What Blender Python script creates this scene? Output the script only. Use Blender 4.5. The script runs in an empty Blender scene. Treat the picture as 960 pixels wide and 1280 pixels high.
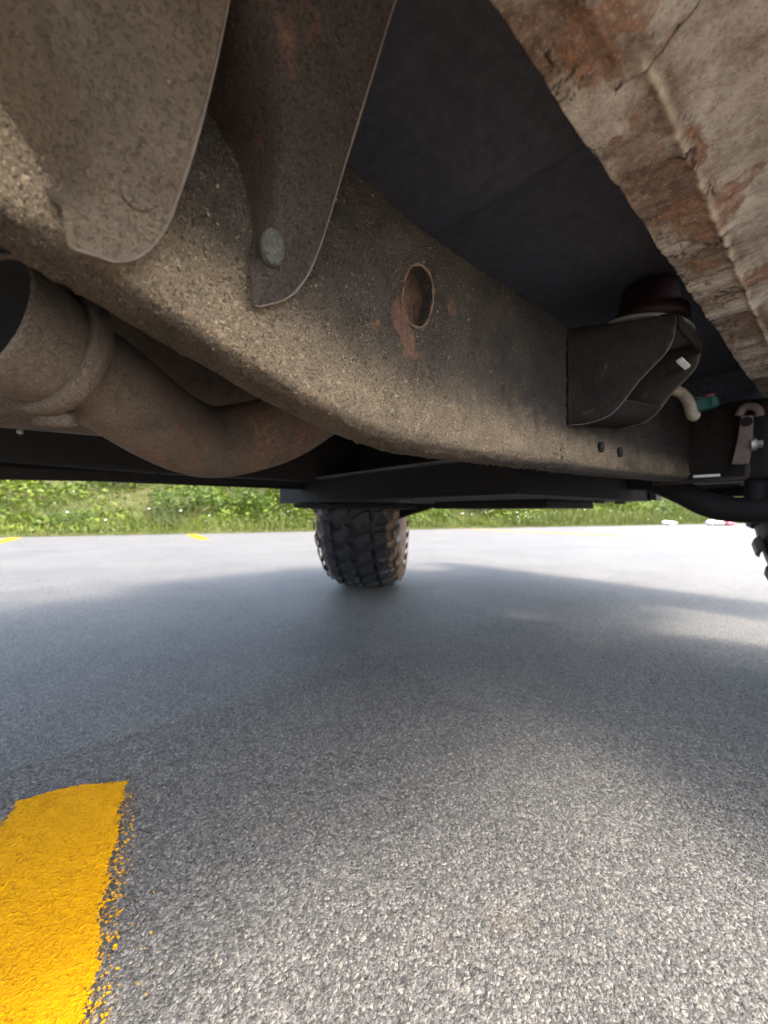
import bpy, bmesh, math, random
import numpy as np
from mathutils import Vector, Matrix

random.seed(7)
rng = np.random.default_rng(7)
R = math.radians
SC = bpy.context.scene
COL = SC.collection

# ------------------------------------------------------------------ camera, sky, sun, exposure
# world axes: X = along the truck (front is +X), Y = across it (far side is +Y), Z up; metres
CAM_H = 0.30
cam_d = bpy.data.cameras.new('camera')
cam = bpy.data.objects.new('camera', cam_d)
COL.objects.link(cam)
cam.location = (0, 0, CAM_H)
cam.rotation_euler = (R(90), 0, R(-40))
cam_d.sensor_fit = 'VERTICAL'
cam_d.sensor_height = 36.0
cam_d.sensor_width = 27.0
cam_d.lens = 13.53
cam_d.clip_start = 0.01
cam_d.clip_end = 600
cam_d.dof.use_dof = True
cam_d.dof.focus_distance = 0.28
cam_d.dof.aperture_fstop = 7.5
SC.camera = cam

SUN_EL, SUN_AZ = 55, 150          # azimuth clockwise from +Y
w = bpy.data.worlds.new('World')
SC.world = w
w.use_nodes = True
nt = w.node_tree
sky = nt.nodes.new('ShaderNodeTexSky')
sky.sky_type = 'NISHITA'
sky.sun_disc = False
sky.sun_elevation = R(SUN_EL)
sky.sun_rotation = R(SUN_AZ)
sky.air_density = 1.0
sky.dust_density = 4.0
sky.ozone_density = 1.0
# thin veil of cloud: the blue is partly greyed out, evenly over the whole sky
veil = nt.nodes.new('ShaderNodeHueSaturation')
veil.inputs['Saturation'].default_value = 0.75
nt.links.new(sky.outputs[0], veil.inputs['Color'])
nt.links.new(veil.outputs[0], nt.nodes['Background'].inputs[0])
nt.nodes['Background'].inputs[1].default_value = 0.15
sd = bpy.data.lights.new('sun', 'SUN')
sd.energy = 1.2
sd.angle = R(10)
sd.color = (1.0, 0.93, 0.83)
sun = bpy.data.objects.new('sun', sd)
COL.objects.link(sun)
sv = Vector((math.cos(R(SUN_EL)) * math.sin(R(SUN_AZ)), math.cos(R(SUN_EL)) * math.cos(R(SUN_AZ)), math.sin(R(SUN_EL))))
sun.rotation_euler = sv.to_track_quat('Z', 'Y').to_euler()
sun.location = sv * 20
SC.view_settings.view_transform = 'Standard'
SC.view_settings.look = 'None'
SC.view_settings.gamma = 1.0
SC.view_settings.exposure = 2.82
SC.cycles.max_bounces = 12
SC.cycles.diffuse_bounces = 8
SC.cycles.glossy_bounces = 4
SC.cycles.sample_clamp_indirect = 6.0
SC.cycles.use_denoising = True


# ------------------------------------------------------------------ noise
def _hash(ix, iy, seed):
    h = (ix.astype(np.int64) * 374761393 + iy.astype(np.int64) * 668265263 + seed * 974634777) & 0xFFFFFFFF
    h = ((h ^ (h >> 13)) * 1274126177) & 0xFFFFFFFF
    return ((h ^ (h >> 16)) & 0xFFFFFF) / float(0xFFFFFF)


def vnoise(x, y, seed=0):
    x = np.asarray(x, float); y = np.asarray(y, float)
    ix = np.floor(x); iy = np.floor(y)
    fx = x - ix; fy = y - iy
    fx = fx * fx * (3 - 2 * fx); fy = fy * fy * (3 - 2 * fy)
    a = _hash(ix, iy, seed); b = _hash(ix + 1, iy, seed)
    c = _hash(ix, iy + 1, seed); d = _hash(ix + 1, iy + 1, seed)
    return (a * (1 - fx) + b * fx) * (1 - fy) + (c * (1 - fx) + d * fx) * fy


def fbm(x, y, seed=0, oct=4):
    s = 0; a = 0.5; t = 0
    for i in range(oct):
        s = s + a * vnoise(x * 2 ** i, y * 2 ** i, seed + i * 17); t += a; a *= 0.5
    return s / t


def sstep(a, b, x):
    t = np.clip((x - a) / (b - a), 0, 1)
    return t * t * (3 - 2 * t)


# ------------------------------------------------------------------ materials
class NT:
    def __init__(self, name):
        self.m = bpy.data.materials.new(name)
        self.m.use_nodes = True
        self.t = self.m.node_tree
        self.b = self.t.nodes['Principled BSDF']
        self.out = self.t.nodes['Material Output']

    def n(self, typ, **kw):
        nd = self.t.nodes.new(typ)
        for k, v in kw.items():
            if k.startswith('i_'):
                nd.inputs[k[2:].replace('_', ' ')].default_value = v
            else:
                setattr(nd, k, v)
        return nd

    def l(self, a, b):
        self.t.links.new(a, b)

    def coord(self, scale=(1, 1, 1)):
        tc = self.n('ShaderNodeTexCoord')
        mp = self.n('ShaderNodeMapping')
        mp.inputs['Scale'].default_value = scale
        self.l(tc.outputs['Object'], mp.inputs[0])
        return mp.outputs[0]

    def noise(self, co, scale, detail=4, rough=0.55, dist=0.0):
        n = self.n('ShaderNodeTexNoise', i_Scale=scale, i_Detail=detail, i_Roughness=rough, i_Distortion=dist)
        self.l(co, n.inputs['Vector'])
        return n.outputs['Fac']

    def voro(self, co, scale, feature='F1', rand=1.0):
        n = self.n('ShaderNodeTexVoronoi', feature=feature)
        n.inputs['Scale'].default_value = scale
        n.inputs['Randomness'].default_value = rand
        self.l(co, n.inputs['Vector'])
        return n

    def ramp(self, fac, stops, interp='LINEAR'):
        r = self.n('ShaderNodeValToRGB')
        r.color_ramp.interpolation = interp
        e = r.color_ramp.elements
        while len(e) < len(stops):
            e.new(0.5)
        for i, (p, c) in enumerate(stops):
            e[i].position = p
            if not isinstance(c, (tuple, list)):
                c = (c, c, c)
            e[i].color = (*c[:3], 1)
        self.l(fac, r.inputs[0])
        return r.outputs[0]

    def mix(self, fac, a, b, mode='MIX'):
        m = self.n('ShaderNodeMix', data_type='RGBA', blend_type=mode)
        for s, v in ((0, fac), (6, a), (7, b)):
            if isinstance(v, (int, float)):
                m.inputs[s].default_value = v if s == 0 else (v, v, v, 1)
            elif isinstance(v, tuple):
                m.inputs[s].default_value = (*v[:3], 1)
            else:
                self.l(v, m.inputs[s])
        return m.outputs[2]

    def math(self, op, a, b=0.0, c=0.0, clamp=False):
        m = self.n('ShaderNodeMath', operation=op, use_clamp=clamp)
        for i, v in enumerate((a, b, c)):
            if isinstance(v, (int, float)):
                m.inputs[i].default_value = v
            else:
                self.l(v, m.inputs[i])
        return m.outputs[0]

    def attr(self, name):
        a = self.n('ShaderNodeAttribute', attribute_name=name)
        return a.outputs['Fac']

    def bump(self, h, strength=0.5, dist=0.002, normal=None):
        b = self.n('ShaderNodeBump')
        b.inputs['Strength'].default_value = strength
        b.inputs['Distance'].default_value = dist
        self.l(h, b.inputs['Height'])
        if normal is not None:
            self.l(normal, b.inputs['Normal'])
        self.l(b.outputs[0], self.b.inputs['Normal'])
        return b.outputs[0]

    def base(self, c):
        if isinstance(c, tuple):
            self.b.inputs['Base Color'].default_value = (*c[:3], 1)
        else:
            self.l(c, self.b.inputs['Base Color'])

    def set(self, rough=0.7, metal=0.0, spec=0.5):
        if isinstance(rough, (int, float)):
            self.b.inputs['Roughness'].default_value = rough
        else:
            self.l(rough, self.b.inputs['Roughness'])
        self.b.inputs['Metallic'].default_value = metal
        self.b.inputs['Specular IOR Level'].default_value = spec
        return self


def asphalt_nodes(k):
    """stone pattern shared by the road and the paint that lies over it"""
    co = k.coord()
    wob = k.n('ShaderNodeTexNoise', i_Scale=260.0, i_Detail=2.0)
    k.l(co, wob.inputs['Vector'])
    vm = k.n('ShaderNodeVectorMath', operation='SCALE')
    vm.inputs['Scale'].default_value = 0.004
    k.l(wob.outputs['Color'], vm.inputs[0])
    va = k.n('ShaderNodeVectorMath', operation='ADD')
    k.l(co, va.inputs[0]); k.l(vm.outputs[0], va.inputs[1])
    c2 = va.outputs[0]
    v1 = k.voro(c2, 430.0)
    v2 = k.voro(c2, 950.0)
    h1 = k.math('SUBTRACT', 1.0, v1.outputs['Distance'])
    h2 = k.math('SUBTRACT', 1.0, v2.outputs['Distance'])
    sep = k.n('ShaderNodeSeparateColor'); k.l(v1.outputs['Color'], sep.inputs[0])
    sep2 = k.n('ShaderNodeSeparateColor'); k.l(v2.outputs['Color'], sep2.inputs[0])
    tilt = k.math('MULTIPLY', sep.outputs[0], 0.75)
    hh = k.math('ADD', k.math('MULTIPLY', h1, 0.75), tilt)
    hh = k.math('ADD', hh, k.math('MULTIPLY', k.math('ADD', h2, sep2.outputs[1]), 0.28))
    fine = k.noise(co, 900, 3, 0.6)
    hh = k.math('ADD', hh, k.math('MULTIPLY', fine, 0.25))
    return co, hh, sep, sep2, fine


def displace(k, hh, mid, scale):
    d = k.n('ShaderNodeDisplacement')
    d.inputs['Midlevel'].default_value = mid
    d.inputs['Scale'].default_value = scale
    k.l(hh, d.inputs['Height'])
    k.l(d.outputs[0], k.out.inputs['Displacement'])
    k.m.displacement_method = 'BOTH'


def mat_asphalt():
    k = NT('asphalt')
    co, hh, sep, sep2, fine = asphalt_nodes(k)
    stone = k.ramp(sep.outputs[1], [(0.0, (0.075, 0.072, 0.067)), (0.35, (0.110, 0.105, 0.097)), (0.7, (0.145, 0.139, 0.129)), (0.93, (0.195, 0.185, 0.168)), (1.0, (0.235, 0.21, 0.17))])
    stone2 = k.ramp(sep2.outputs[0], [(0.0, 0.5), (0.55, 0.98), (1.0, 1.3)])
    c = k.mix(1.0, stone, stone2, 'MULTIPLY')
    gap = k.ramp(hh, [(0.55, (0.028, 0.027, 0.027)), (1.0, (0.5, 0.5, 0.5))])
    gapf = k.ramp(hh, [(0.62, 0.0), (1.0, 1.0)])
    c = k.mix(gapf, (0.04, 0.039, 0.038), c)
    big = k.ramp(k.noise(co, 2.2, 6, 0.65), [(0.3, 0.82), (0.7, 1.14)])
    c = k.mix(1.0, c, big, 'MULTIPLY')
    rust = k.ramp(k.noise(co, 9, 5, 0.65), [(0.60, 0.0), (0.74, 0.42)])
    c = k.mix(rust, c, (0.16, 0.115, 0.08))
    k.base(c)
    k.set(k.ramp(fine, [(0.2, 0.45), (0.8, 0.75)]), 0, 0.29)
    displace(k, hh, 1.0, 0.0015)
    return k.m


def mat_paint():
    k = NT('yellow_paint')
    co, hh, sep, sep2, fine = asphalt_nodes(k)
    worn = k.noise(co, 60, 4, 0.6)
    c = k.mix(k.ramp(worn, [(0.3, 0.0), (0.75, 1.0)]), (0.62, 0.305, 0.003), (0.56, 0.265, 0.003))
    dirt = k.ramp(hh, [(0.5, 0.75), (0.95, 0.0)])
    c = k.mix(dirt, c, (0.26, 0.115, 0.006))
    k.base(c)
    k.set(0.75, 0, 0.06)
    cover = k.attr('cover')
    a = k.math('ADD', k.math('MULTIPLY', hh, 0.70), k.math('MULTIPLY', k.noise(co, 300, 4, 0.75), 1.1))
    a = k.math('ADD', a, k.math('MULTIPLY', cover, 1.5))
    al = k.math('MULTIPLY', k.math('SUBTRACT', a, 1.75), 9.0, clamp=True)
    k.l(al, k.b.inputs['Alpha'])
    displace(k, hh, 1.0, 0.0013)
    return k.m


def mat_dusty(name, base_a, base_b, dust_and_light, rust=(0.16, 0.06, 0.028), dust_amt=0.5, spec=0.35, grit=1.0, scale=1.0, pits=0.75):
    """old metal: dull finish, dried dusty grit, rust where the 'rust' attribute says so"""
    k = NT(name)
    co = k.coord()
    n1 = k.noise(co, 22 * scale, 6, 0.62)
    c = k.mix(k.ramp(n1, [(0.3, 0.0), (0.7, 1.0)]), base_a, base_b)
    # dust film by attribute (on the near rail also painted light), then grit in two sizes and dark pits
    warp = k.noise(co, 60, 4, 0.65)
    dattr = k.attr('dust_and_light')
    blot = k.ramp(k.noise(co, 38 * scale, 5, 0.7, 0.8), [(0.36, 1.0), (0.50, 0.0)])
    c = k.mix(k.math('MULTIPLY', blot, 0.55), c, tuple(x * 0.55 for x in base_a))
    film = k.math('MULTIPLY', k.math('MULTIPLY', dattr, k.math('ADD', warp, 0.25)), 0.75, clamp=True)
    c = k.mix(film, c, tuple(x * 0.74 for x in dust_and_light))
    g1 = k.noise(co, 480 * scale, 4, 0.7, 0.9)
    g3 = k.noise(co, 1250, 3, 0.7, 0.5)
    amt = k.math('ADD', k.math('MULTIPLY', dattr, 0.11), k.math('MULTIPLY', k.math('SUBTRACT', warp, 0.5), 0.22))
    lim = 0.635 - 0.09 * dust_amt
    speckf = k.math('MULTIPLY', k.math('ADD', k.math('SUBTRACT', g1, lim), amt), 16.0, clamp=True)
    c = k.mix(k.math('MULTIPLY', speckf, 0.75), c, dust_and_light)
    fine = k.math('MULTIPLY', k.math('ADD', k.math('SUBTRACT', g3, lim - 0.02), k.math('MULTIPLY', amt, 0.7)), 14.0, clamp=True)
    c = k.mix(k.math('MULTIPLY', fine, 0.7), c, tuple(min(1, x * 1.25) for x in dust_and_light))
    pit = k.math('MULTIPLY', k.math('SUBTRACT', 0.43, k.noise(co, 700 * scale, 3, 0.7)), 14.0, clamp=True)
    c = k.mix(k.math('MULTIPLY', pit, pits), c, tuple(x * 0.4 for x in base_a))
    g2 = k.voro(co, 260 * scale)
    cl = k.math('MULTIPLY', k.math('SUBTRACT', k.math('MULTIPLY', g1, 0.5), g2.outputs['Distance']), 5.0, clamp=True)
    pick = k.n('ShaderNodeSeparateColor'); k.l(g2.outputs['Color'], pick.inputs[0])
    cl = k.math('MULTIPLY', cl, k.math('GREATER_THAN', k.math('ADD', pick.outputs[0], k.math('MULTIPLY', dattr, 0.12)), 0.94))
    c = k.mix(k.math('MULTIPLY', cl, 0.85), c, tuple(min(1, x * 1.35) for x in dust_and_light))
    ra = k.attr('rust')
    rn = k.noise(co, 75, 5, 0.65)
    rf = k.math('MULTIPLY', k.math('SUBTRACT', k.math('ADD', ra, k.math('MULTIPLY', rn, 0.5)), 0.72), 8.0, clamp=True)
    rc = k.mix(k.ramp(k.noise(co, 180, 4, 0.65), [(0.3, 0.0), (0.7, 1.0)]), rust, tuple(min(1, x * 1.9 + 0.015) for x in rust))
    c = k.mix(k.math('MULTIPLY', rf, 0.88), c, rc)
    ck = k.attr('crack_shade')  # crack lines, plus the shade painted on the near rail
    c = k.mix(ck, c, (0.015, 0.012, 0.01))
    k.base(c)
    k.set(k.ramp(g1, [(0.3, 0.55), (0.7, 0.9)]), 0.0, spec)
    h = k.math('ADD', k.math('MULTIPLY', g1, 0.8 * grit), k.math('MULTIPLY', speckf, 0.5 * grit))
    h = k.math('ADD', h, k.math('MULTIPLY', cl, 1.0 * grit))
    h = k.math('ADD', h, k.math('MULTIPLY', n1, 1.2))
    h = k.math('SUBTRACT', h, k.math('MULTIPLY', ck, 1.5))
    h = k.math('SUBTRACT', k.math('ADD', h, k.math('MULTIPLY', fine, 0.25 * grit)), k.math('MULTIPLY', pit, 0.5 * grit))
    k.bump(h, 1.0, 0.0022)
    return k.m


def mat_rocker():
    """sheet metal whose paint and scale have come off in layers; 'level' says which layer shows"""
    k = NT('flaking_rocker_metal')
    co = k.coord()
    lev = k.attr('level')
    mot = k.noise(co, 46, 5, 0.6, 0.6)
    st = k.noise(k.coord((150, 22, 60)), 1.0, 4, 0.6)
    grn = k.noise(co, 190, 4, 0.7)
    lev = k.math('ADD', lev, k.math('MULTIPLY', k.math('SUBTRACT', grn, 0.5), 0.9))
    lv = k.math('ADD', lev, k.math('ADD', k.math('MULTIPLY', k.math('SUBTRACT', mot, 0.5), 0.60), k.math('MULTIPLY', k.math('SUBTRACT', st, 0.5), 0.18)))
    c = k.ramp(lv, [(0.0, (0.115, 0.062, 0.042)), (0.22, (0.215, 0.152, 0.108)), (0.42, (0.33, 0.270, 0.220)), (0.62, (0.46, 0.40, 0.335)), (0.85, (0.60, 0.535, 0.45)), (1.0, (0.70, 0.63, 0.55))])
    ra = k.attr('rust')
    rn = k.noise(co, 120, 5, 0.65)
    rf = k.math('MULTIPLY', k.math('SUBTRACT', k.math('ADD', ra, k.math('MULTIPLY', rn, 0.5)), 0.72), 7.0, clamp=True)
    rc = k.mix(k.ramp(k.noise(co, 210, 4, 0.65), [(0.35, 0.0), (0.65, 1.0)]), (0.13, 0.058, 0.034), (0.34, 0.165, 0.085))
    c = k.mix(k.math('MULTIPLY', rf, 0.85), c, rc)
    g = k.noise(co, 620, 4, 0.7)
    c = k.mix(k.math('MULTIPLY', k.math('MULTIPLY', k.math('SUBTRACT', g, 0.55), 7.0, clamp=True), 0.45), c, (0.62, 0.58, 0.48))
    c = k.mix(k.math('MULTIPLY', k.math('MULTIPLY', k.math('SUBTRACT', 0.46, g), 9.0, clamp=True), 0.6), c, (0.15, 0.12, 0.10))
    c = k.mix(k.math('MULTIPLY', k.attr('dust_and_light'), 0.7, clamp=True), c, (0.68, 0.58, 0.44))
    ck = k.attr('crack_shade')
    c = k.mix(ck, c, (0.025, 0.018, 0.014))
    k.base(c)
    k.set(k.ramp(g, [(0.3, 0.5), (0.7, 0.85)]), 0.0, 0.4)
    h = k.math('ADD', k.math('MULTIPLY', g, 0.35), k.math('ADD', k.math('MULTIPLY', mot, 0.8), k.math('MULTIPLY', st, 0.15)))
    k.bump(k.math('SUBTRACT', h, ck), 0.8, 0.0016)
    return k.m


def mat_plain(name, col, rough=0.6, metal=0.0, spec=0.4, var=0.25, scale=60, bump=0.3, bdist=0.001):
    k = NT(name)
    co = k.coord()
    n = k.noise(co, scale, 5, 0.6)
    c = k.mix(k.ramp(n, [(0.25, 0.0), (0.75, 1.0)]), tuple(x * (1 - var) for x in col), tuple(min(1, x * (1 + var)) for x in col))
    k.base(c)
    k.set(k.ramp(n, [(0.2, max(0, rough - 0.12)), (0.8, min(1, rough + 0.12))]), metal, spec)
    if bump:
        k.bump(k.math('ADD', n, k.math('MULTIPLY', k.noise(co, scale * 7, 3, 0.6), 0.5)), bump, bdist)
    return k.m


def mat_leaf(name, lo, hi, trans=0.25):
    k = NT(name)
    t = k.attr('tint')
    k.base(k.ramp(t, [(0.0, lo), (1.0, hi)]))
    k.set(0.55, 0, 0.3)
    tr = k.n('ShaderNodeBsdfTranslucent')
    k.l(k.ramp(t, [(0.0, tuple(x * 1.2 for x in lo)), (1.0, tuple(min(1, x * 1.3) for x in hi))]), tr.inputs[0])
    mx = k.n('ShaderNodeMixShader')
    mx.inputs[0].default_value = trans
    k.l(k.b.outputs[0], mx.inputs[1]); k.l(tr.outputs[0], mx.inputs[2])
    k.l(mx.outputs[0], k.out.inputs[0])
    return k.m


def mat_soil():
    k = NT('bank_soil')
    co = k.coord()
    n = k.noise(co, 1.7, 6, 0.65)
    c = k.ramp(n, [(0.3, (0.035, 0.05, 0.012)), (0.55, (0.075, 0.075, 0.028)), (0.75, (0.17, 0.125, 0.085))])
    k.base(c); k.set(0.95, 0, 0.1)
    k.bump(k.noise(co, 30, 5, 0.7), 0.8, 0.03)
    return k.m


M = {}
M['asphalt'] = mat_asphalt()
M['paint'] = mat_paint()
M['rail'] = mat_dusty('dusty_rail_metal', (0.030, 0.0235, 0.018), (0.072, 0.056, 0.042), (0.56, 0.42, 0.265), rust=(0.098, 0.050, 0.029), dust_amt=0.12, spec=0.3)
M['plate'] = mat_dusty('brown_bracket_metal', (0.026, 0.018, 0.0145), (0.048, 0.034, 0.026), (0.14, 0.10, 0.065), rust=(0.075, 0.033, 0.020), dust_amt=0.2, grit=0.6)
M['bracket'] = mat_dusty('dark_bracket_metal', (0.013, 0.0105, 0.009), (0.025, 0.020, 0.0165), (0.085, 0.066, 0.05), rust=(0.04, 0.022, 0.016), dust_amt=0.0, grit=0.8, spec=0.12)
M['plate_near'] = mat_dusty('coated_bracket_metal', (0.046, 0.033, 0.022), (0.135, 0.100, 0.068), (0.26, 0.185, 0.115), rust=(0.055, 0.030, 0.020), dust_amt=-0.25, grit=0.7, scale=0.8, pits=0.0)
M['rocker'] = mat_rocker()
M['exhaust'] = mat_dusty('rusty_exhaust_steel', (0.088, 0.064, 0.048), (0.165, 0.130, 0.100), (0.27, 0.21, 0.15), rust=(0.100, 0.060, 0.040), dust_amt=0.3, grit=0.7, spec=0.4, pits=0.25)
M['edge'] = mat_plain('worn_sheet_edge', (0.115, 0.088, 0.067), 0.65, 0.0, 0.5, 0.35, 240)
M['edge_dark'] = mat_plain('grey_sheet_edge', (0.22, 0.19, 0.17), 0.6, 0.0, 0.5, 0.3, 240)
M['undercoat'] = mat_plain('black_undercoat', (0.080, 0.083, 0.104), 0.72, 0.0, 0.35, 0.35, 120, 0.9, 0.004)
M['black'] = mat_plain('black_chassis_paint', (0.010, 0.0095, 0.009), 0.75, 0.0, 0.25, 0.4, 40, 0.3)
M['brown_black'] = mat_plain('dusty_black_chassis', (0.020, 0.0165, 0.0145), 0.8, 0.0, 0.25, 0.4, 30, 0.3)
M['lip'] = mat_plain('grey_flange', (0.075, 0.07, 0.066), 0.6, 0.0, 0.5, 0.4, 50)
M['bolt'] = mat_plain('zinc_bolt', (0.40, 0.38, 0.35), 0.45, 0.6, 0.5, 0.25, 300)
M['rivet'] = mat_plain('speckled_grey_plug', (0.115, 0.113, 0.095), 0.7, 0.0, 0.4, 0.8, 620, 1.0, 0.002)
M['rubber'] = mat_plain('tyre_rubber', (0.034, 0.034, 0.037), 0.5, 0.0, 0.5, 0.3, 60, 0.3)
M['mud'] = mat_plain('mud_on_rubber', (0.21, 0.15, 0.105), 0.9, 0.0, 0.15, 0.5, 45, 0.8, 0.004)
M['red'] = mat_plain('red_bushing', (0.036, 0.0085, 0.010), 0.6, 0, 0.4, 0.35, 80)
M['pale'] = mat_plain('bare_aluminium', (0.62, 0.60, 0.58), 0.45, 0.2, 0.5, 0.15, 200)
M['pink_brown'] = mat_plain('dusty_strut', (0.15, 0.112, 0.094), 0.75, 0, 0.3, 0.3, 90)
M['teal'] = mat_plain('teal_plastic', (0.045, 0.165, 0.15), 0.5, 0, 0.5, 0.15, 90)
M['pinkwire'] = mat_plain('pink_wire', (0.62, 0.13, 0.22), 0.45, 0, 0.5, 0.1, 90, 0)
M['hose'] = mat_plain('dusty_hose', (0.30, 0.25, 0.20), 0.8, 0, 0.3, 0.3, 150)
M['body'] = mat_plain('dark_body_paint', (0.06, 0.065, 0.075), 0.35, 0, 0.5, 0.15, 8, 0)
M['rust'] = mat_plain('raw_rust', (0.15, 0.100, 0.068), 0.9, 0, 0.2, 0.5, 220, 0.9, 0.002)
M['leaf_a'] = mat_leaf('leaf_yellow_green', (0.028, 0.055, 0.005), (0.155, 0.205, 0.018))
M['leaf_b'] = mat_leaf('leaf_mid_green', (0.018, 0.042, 0.006), (0.085, 0.145, 0.018))
M['leaf_c'] = mat_leaf('leaf_deep_green', (0.010, 0.024, 0.007), (0.040, 0.072, 0.016))
M['grass'] = mat_leaf('grass_blade', (0.040, 0.062, 0.008), (0.150, 0.165, 0.030))
M['stem'] = mat_plain('shrub_stem', (0.13, 0.09, 0.055), 0.9)
M['white'] = mat_plain('white_petal', (0.75, 0.74, 0.70), 0.7, 0, 0.3, 0.1, 40, 0)
M['litter'] = mat_plain('crumpled_white_paper', (0.72, 0.71, 0.70), 0.7, 0, 0.3, 0.08, 60)
M['pinklitter'] = mat_plain('pink_wrapper', (0.66, 0.16, 0.20), 0.5, 0, 0.4, 0.1, 60)
M['soil'] = mat_soil()


# ------------------------------------------------------------------ geometry helpers
def link(o, parent=None):
    COL.objects.link(o)
    if parent is not None:
        o.parent = parent
    return o


def fast_mesh(name, V, F, mats, smooth=True, attrs=None, fmat=None):
    """V (n,3), F (m,k) constant k"""
    V = np.asarray(V, np.float32); F = np.asarray(F, np.int32)
    me = bpy.data.meshes.new(name)
    k = F.shape[1]
    me.vertices.add(len(V)); me.loops.add(F.size); me.polygons.add(len(F))
    me.vertices.foreach_set('co', V.ravel())
    me.loops.foreach_set('vertex_index', F.ravel())
    me.polygons.foreach_set('loop_start', np.arange(0, F.size, k, dtype=np.int32))
    me.polygons.foreach_set('loop_total', np.full(len(F), k, np.int32))
    if smooth:
        me.polygons.foreach_set('use_smooth', np.ones(len(F), bool))
    for m in (mats if isinstance(mats, (list, tuple)) else [mats]):
        me.materials.append(m)
    if fmat is not None:
        me.polygons.foreach_set('material_index', np.asarray(fmat, np.int32))
    for a, v in (attrs or {}).items():
        at = me.attributes.new(a, 'FLOAT', 'POINT')
        at.data.foreach_set('value', np.asarray(v, np.float32).ravel())
    me.update(calc_edges=True)
    me.validate()
    return me


def grid_faces(nu, nv, wrap_v=False, flip=False):
    i = np.arange(nu - 1)[:, None]
    j = np.arange(nv if wrap_v else nv - 1)[None, :]
    j2 = (j + 1) % nv
    F = np.stack([i * nv + j, (i + 1) * nv + j, (i + 1) * nv + j2, i * nv + j2], -1).reshape(-1, 4)
    return F[:, ::-1] if flip else F


ROOT = None


def top_loc(parent):
    """where a top-level thing's own mesh has to be shifted to, so vertices are given in world metres"""
    return -parent.location if parent is not None and parent.parent is None else Vector((0, 0, 0))


def place(name, me, parent=None):
    o = bpy.data.objects.new(name, me)
    link(o, parent)
    if parent is not None:
        o.location = top_loc(parent)
    return o


class MB:
    """collects shapes in one bmesh, then links them as one object"""
    def __init__(self):
        self.bm = bmesh.new()

    def box(self, lo, hi, rot=None, bev=0.0, piv=None):
        c = [(a + b) / 2 for a, b in zip(lo, hi)]
        s = [abs(b - a) for a, b in zip(lo, hi)]
        r = bmesh.ops.create_cube(self.bm, size=1.0)
        vs = r['verts']
        bmesh.ops.scale(self.bm, vec=s, verts=vs)
        if bev:
            es = list({e for v in vs for e in v.link_edges})
            rb = bmesh.ops.bevel(self.bm, geom=es, offset=bev, segments=2, affect='EDGES', profile=0.6)
            vs = list({v for f in rb['faces'] for v in f.verts} | {v for v in vs if v.is_valid})
        mt = Matrix.Translation(c)
        if rot is not None:
            pv = Matrix.Translation(piv if piv is not None else c)
            mt = pv @ rot.to_4x4() @ pv.inverted() @ mt
        bmesh.ops.transform(self.bm, matrix=mt, verts=vs)
        return self

    def tube(self, pts, rad, seg=12, caps=True, squash=None):
        pts = [Vector(p) for p in pts]
        n = len(pts)
        if not isinstance(rad, (list, tuple)):
            rad = [rad] * n
        tang = []
        for i in range(n):
            a = pts[max(i - 1, 0)]; b = pts[min(i + 1, n - 1)]
            tang.append((b - a).normalized())
        up = Vector((0, 0, 1)) if abs(tang[0].z) < 0.9 else Vector((1, 0, 0))
        u = (up - tang[0] * up.dot(tang[0])).normalized()
        rings = []
        for i in range(n):
            u = (u - tang[i] * u.dot(tang[i])).normalized()
            v = tang[i].cross(u)
            rings.append([self.bm.verts.new(pts[i] + (u * math.cos(2 * math.pi * j / seg) + v * math.sin(2 * math.pi * j / seg)) * rad[i]) for j in range(seg)])
        for i in range(n - 1):
            for j in range(seg):
                f = self.bm.faces.new((rings[i][j], rings[i][(j + 1) % seg], rings[i + 1][(j + 1) % seg], rings[i + 1][j]))
                f.smooth = True
        if caps:
            self.bm.faces.new(rings[0][::-1]); self.bm.faces.new(rings[-1])
        return self

    def cyl(self, a, b, r, seg=16, r2=None):
        return self.tube([a, b], [r, r2 if r2 is not None else r], seg)

    def lathe(self, c, axis, prof, seg=48):
        """prof: list of (distance along axis, radius)"""
        c = Vector(c); ax = Vector(axis).normalized()
        h = Vector((0, 0, 1)) if abs(ax.z) < 0.9 else Vector((1, 0, 0))
        u = (h - ax * h.dot(ax)).normalized(); v = ax.cross(u)
        rings = []
        for d, r in prof:
            rings.append([self.bm.verts.new(c + ax * d + (u * math.cos(2 * math.pi * j / seg) + v * math.sin(2 * math.pi * j / seg)) * max(r, 1e-5)) for j in range(seg)])
        for i in range(len(prof) - 1):
            for j in range(seg):
                f = self.bm.faces.new((rings[i][j], rings[i][(j + 1) % seg], rings[i + 1][(j + 1) % seg], rings[i + 1][j]))
                f.smooth = True
        return self

    def prism(self, poly, ext):
        """poly: 3-D outline, ext: extrusion vector"""
        a = [self.bm.verts.new(Vector(p)) for p in poly]
        b = [self.bm.verts.new(Vector(p) + Vector(ext)) for p in poly]
        n = len(a)
        self.bm.faces.new(a); self.bm.faces.new(b[::-1])
        for i in range(n):
            self.bm.faces.new((a[i], b[i], b[(i + 1) % n], a[(i + 1) % n]))
        return self

    def build(self, name, mat, parent=None, smooth=None, bevel=0.0, solid=None):
        bmesh.ops.recalc_face_normals(self.bm, faces=self.bm.faces[:])
        me = bpy.data.meshes.new(name)
        self.bm.to_mesh(me); self.bm.free()
        for m in (mat if isinstance(mat, (list, tuple)) else [mat]):
            me.materials.append(m)
        o = place(name, me, parent)
        if solid:
            md = o.modifiers.new('thick', 'SOLIDIFY'); md.thickness = solid; md.offset = 0
            if isinstance(mat, (list, tuple)) and len(mat) > 1:
                md.material_offset_rim = 1
        if bevel:
            md = o.modifiers.new('bevel', 'BEVEL'); md.width = bevel; md.segments = 2; md.limit_method = 'ANGLE'; md.angle_limit = R(40)
        return o


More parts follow.
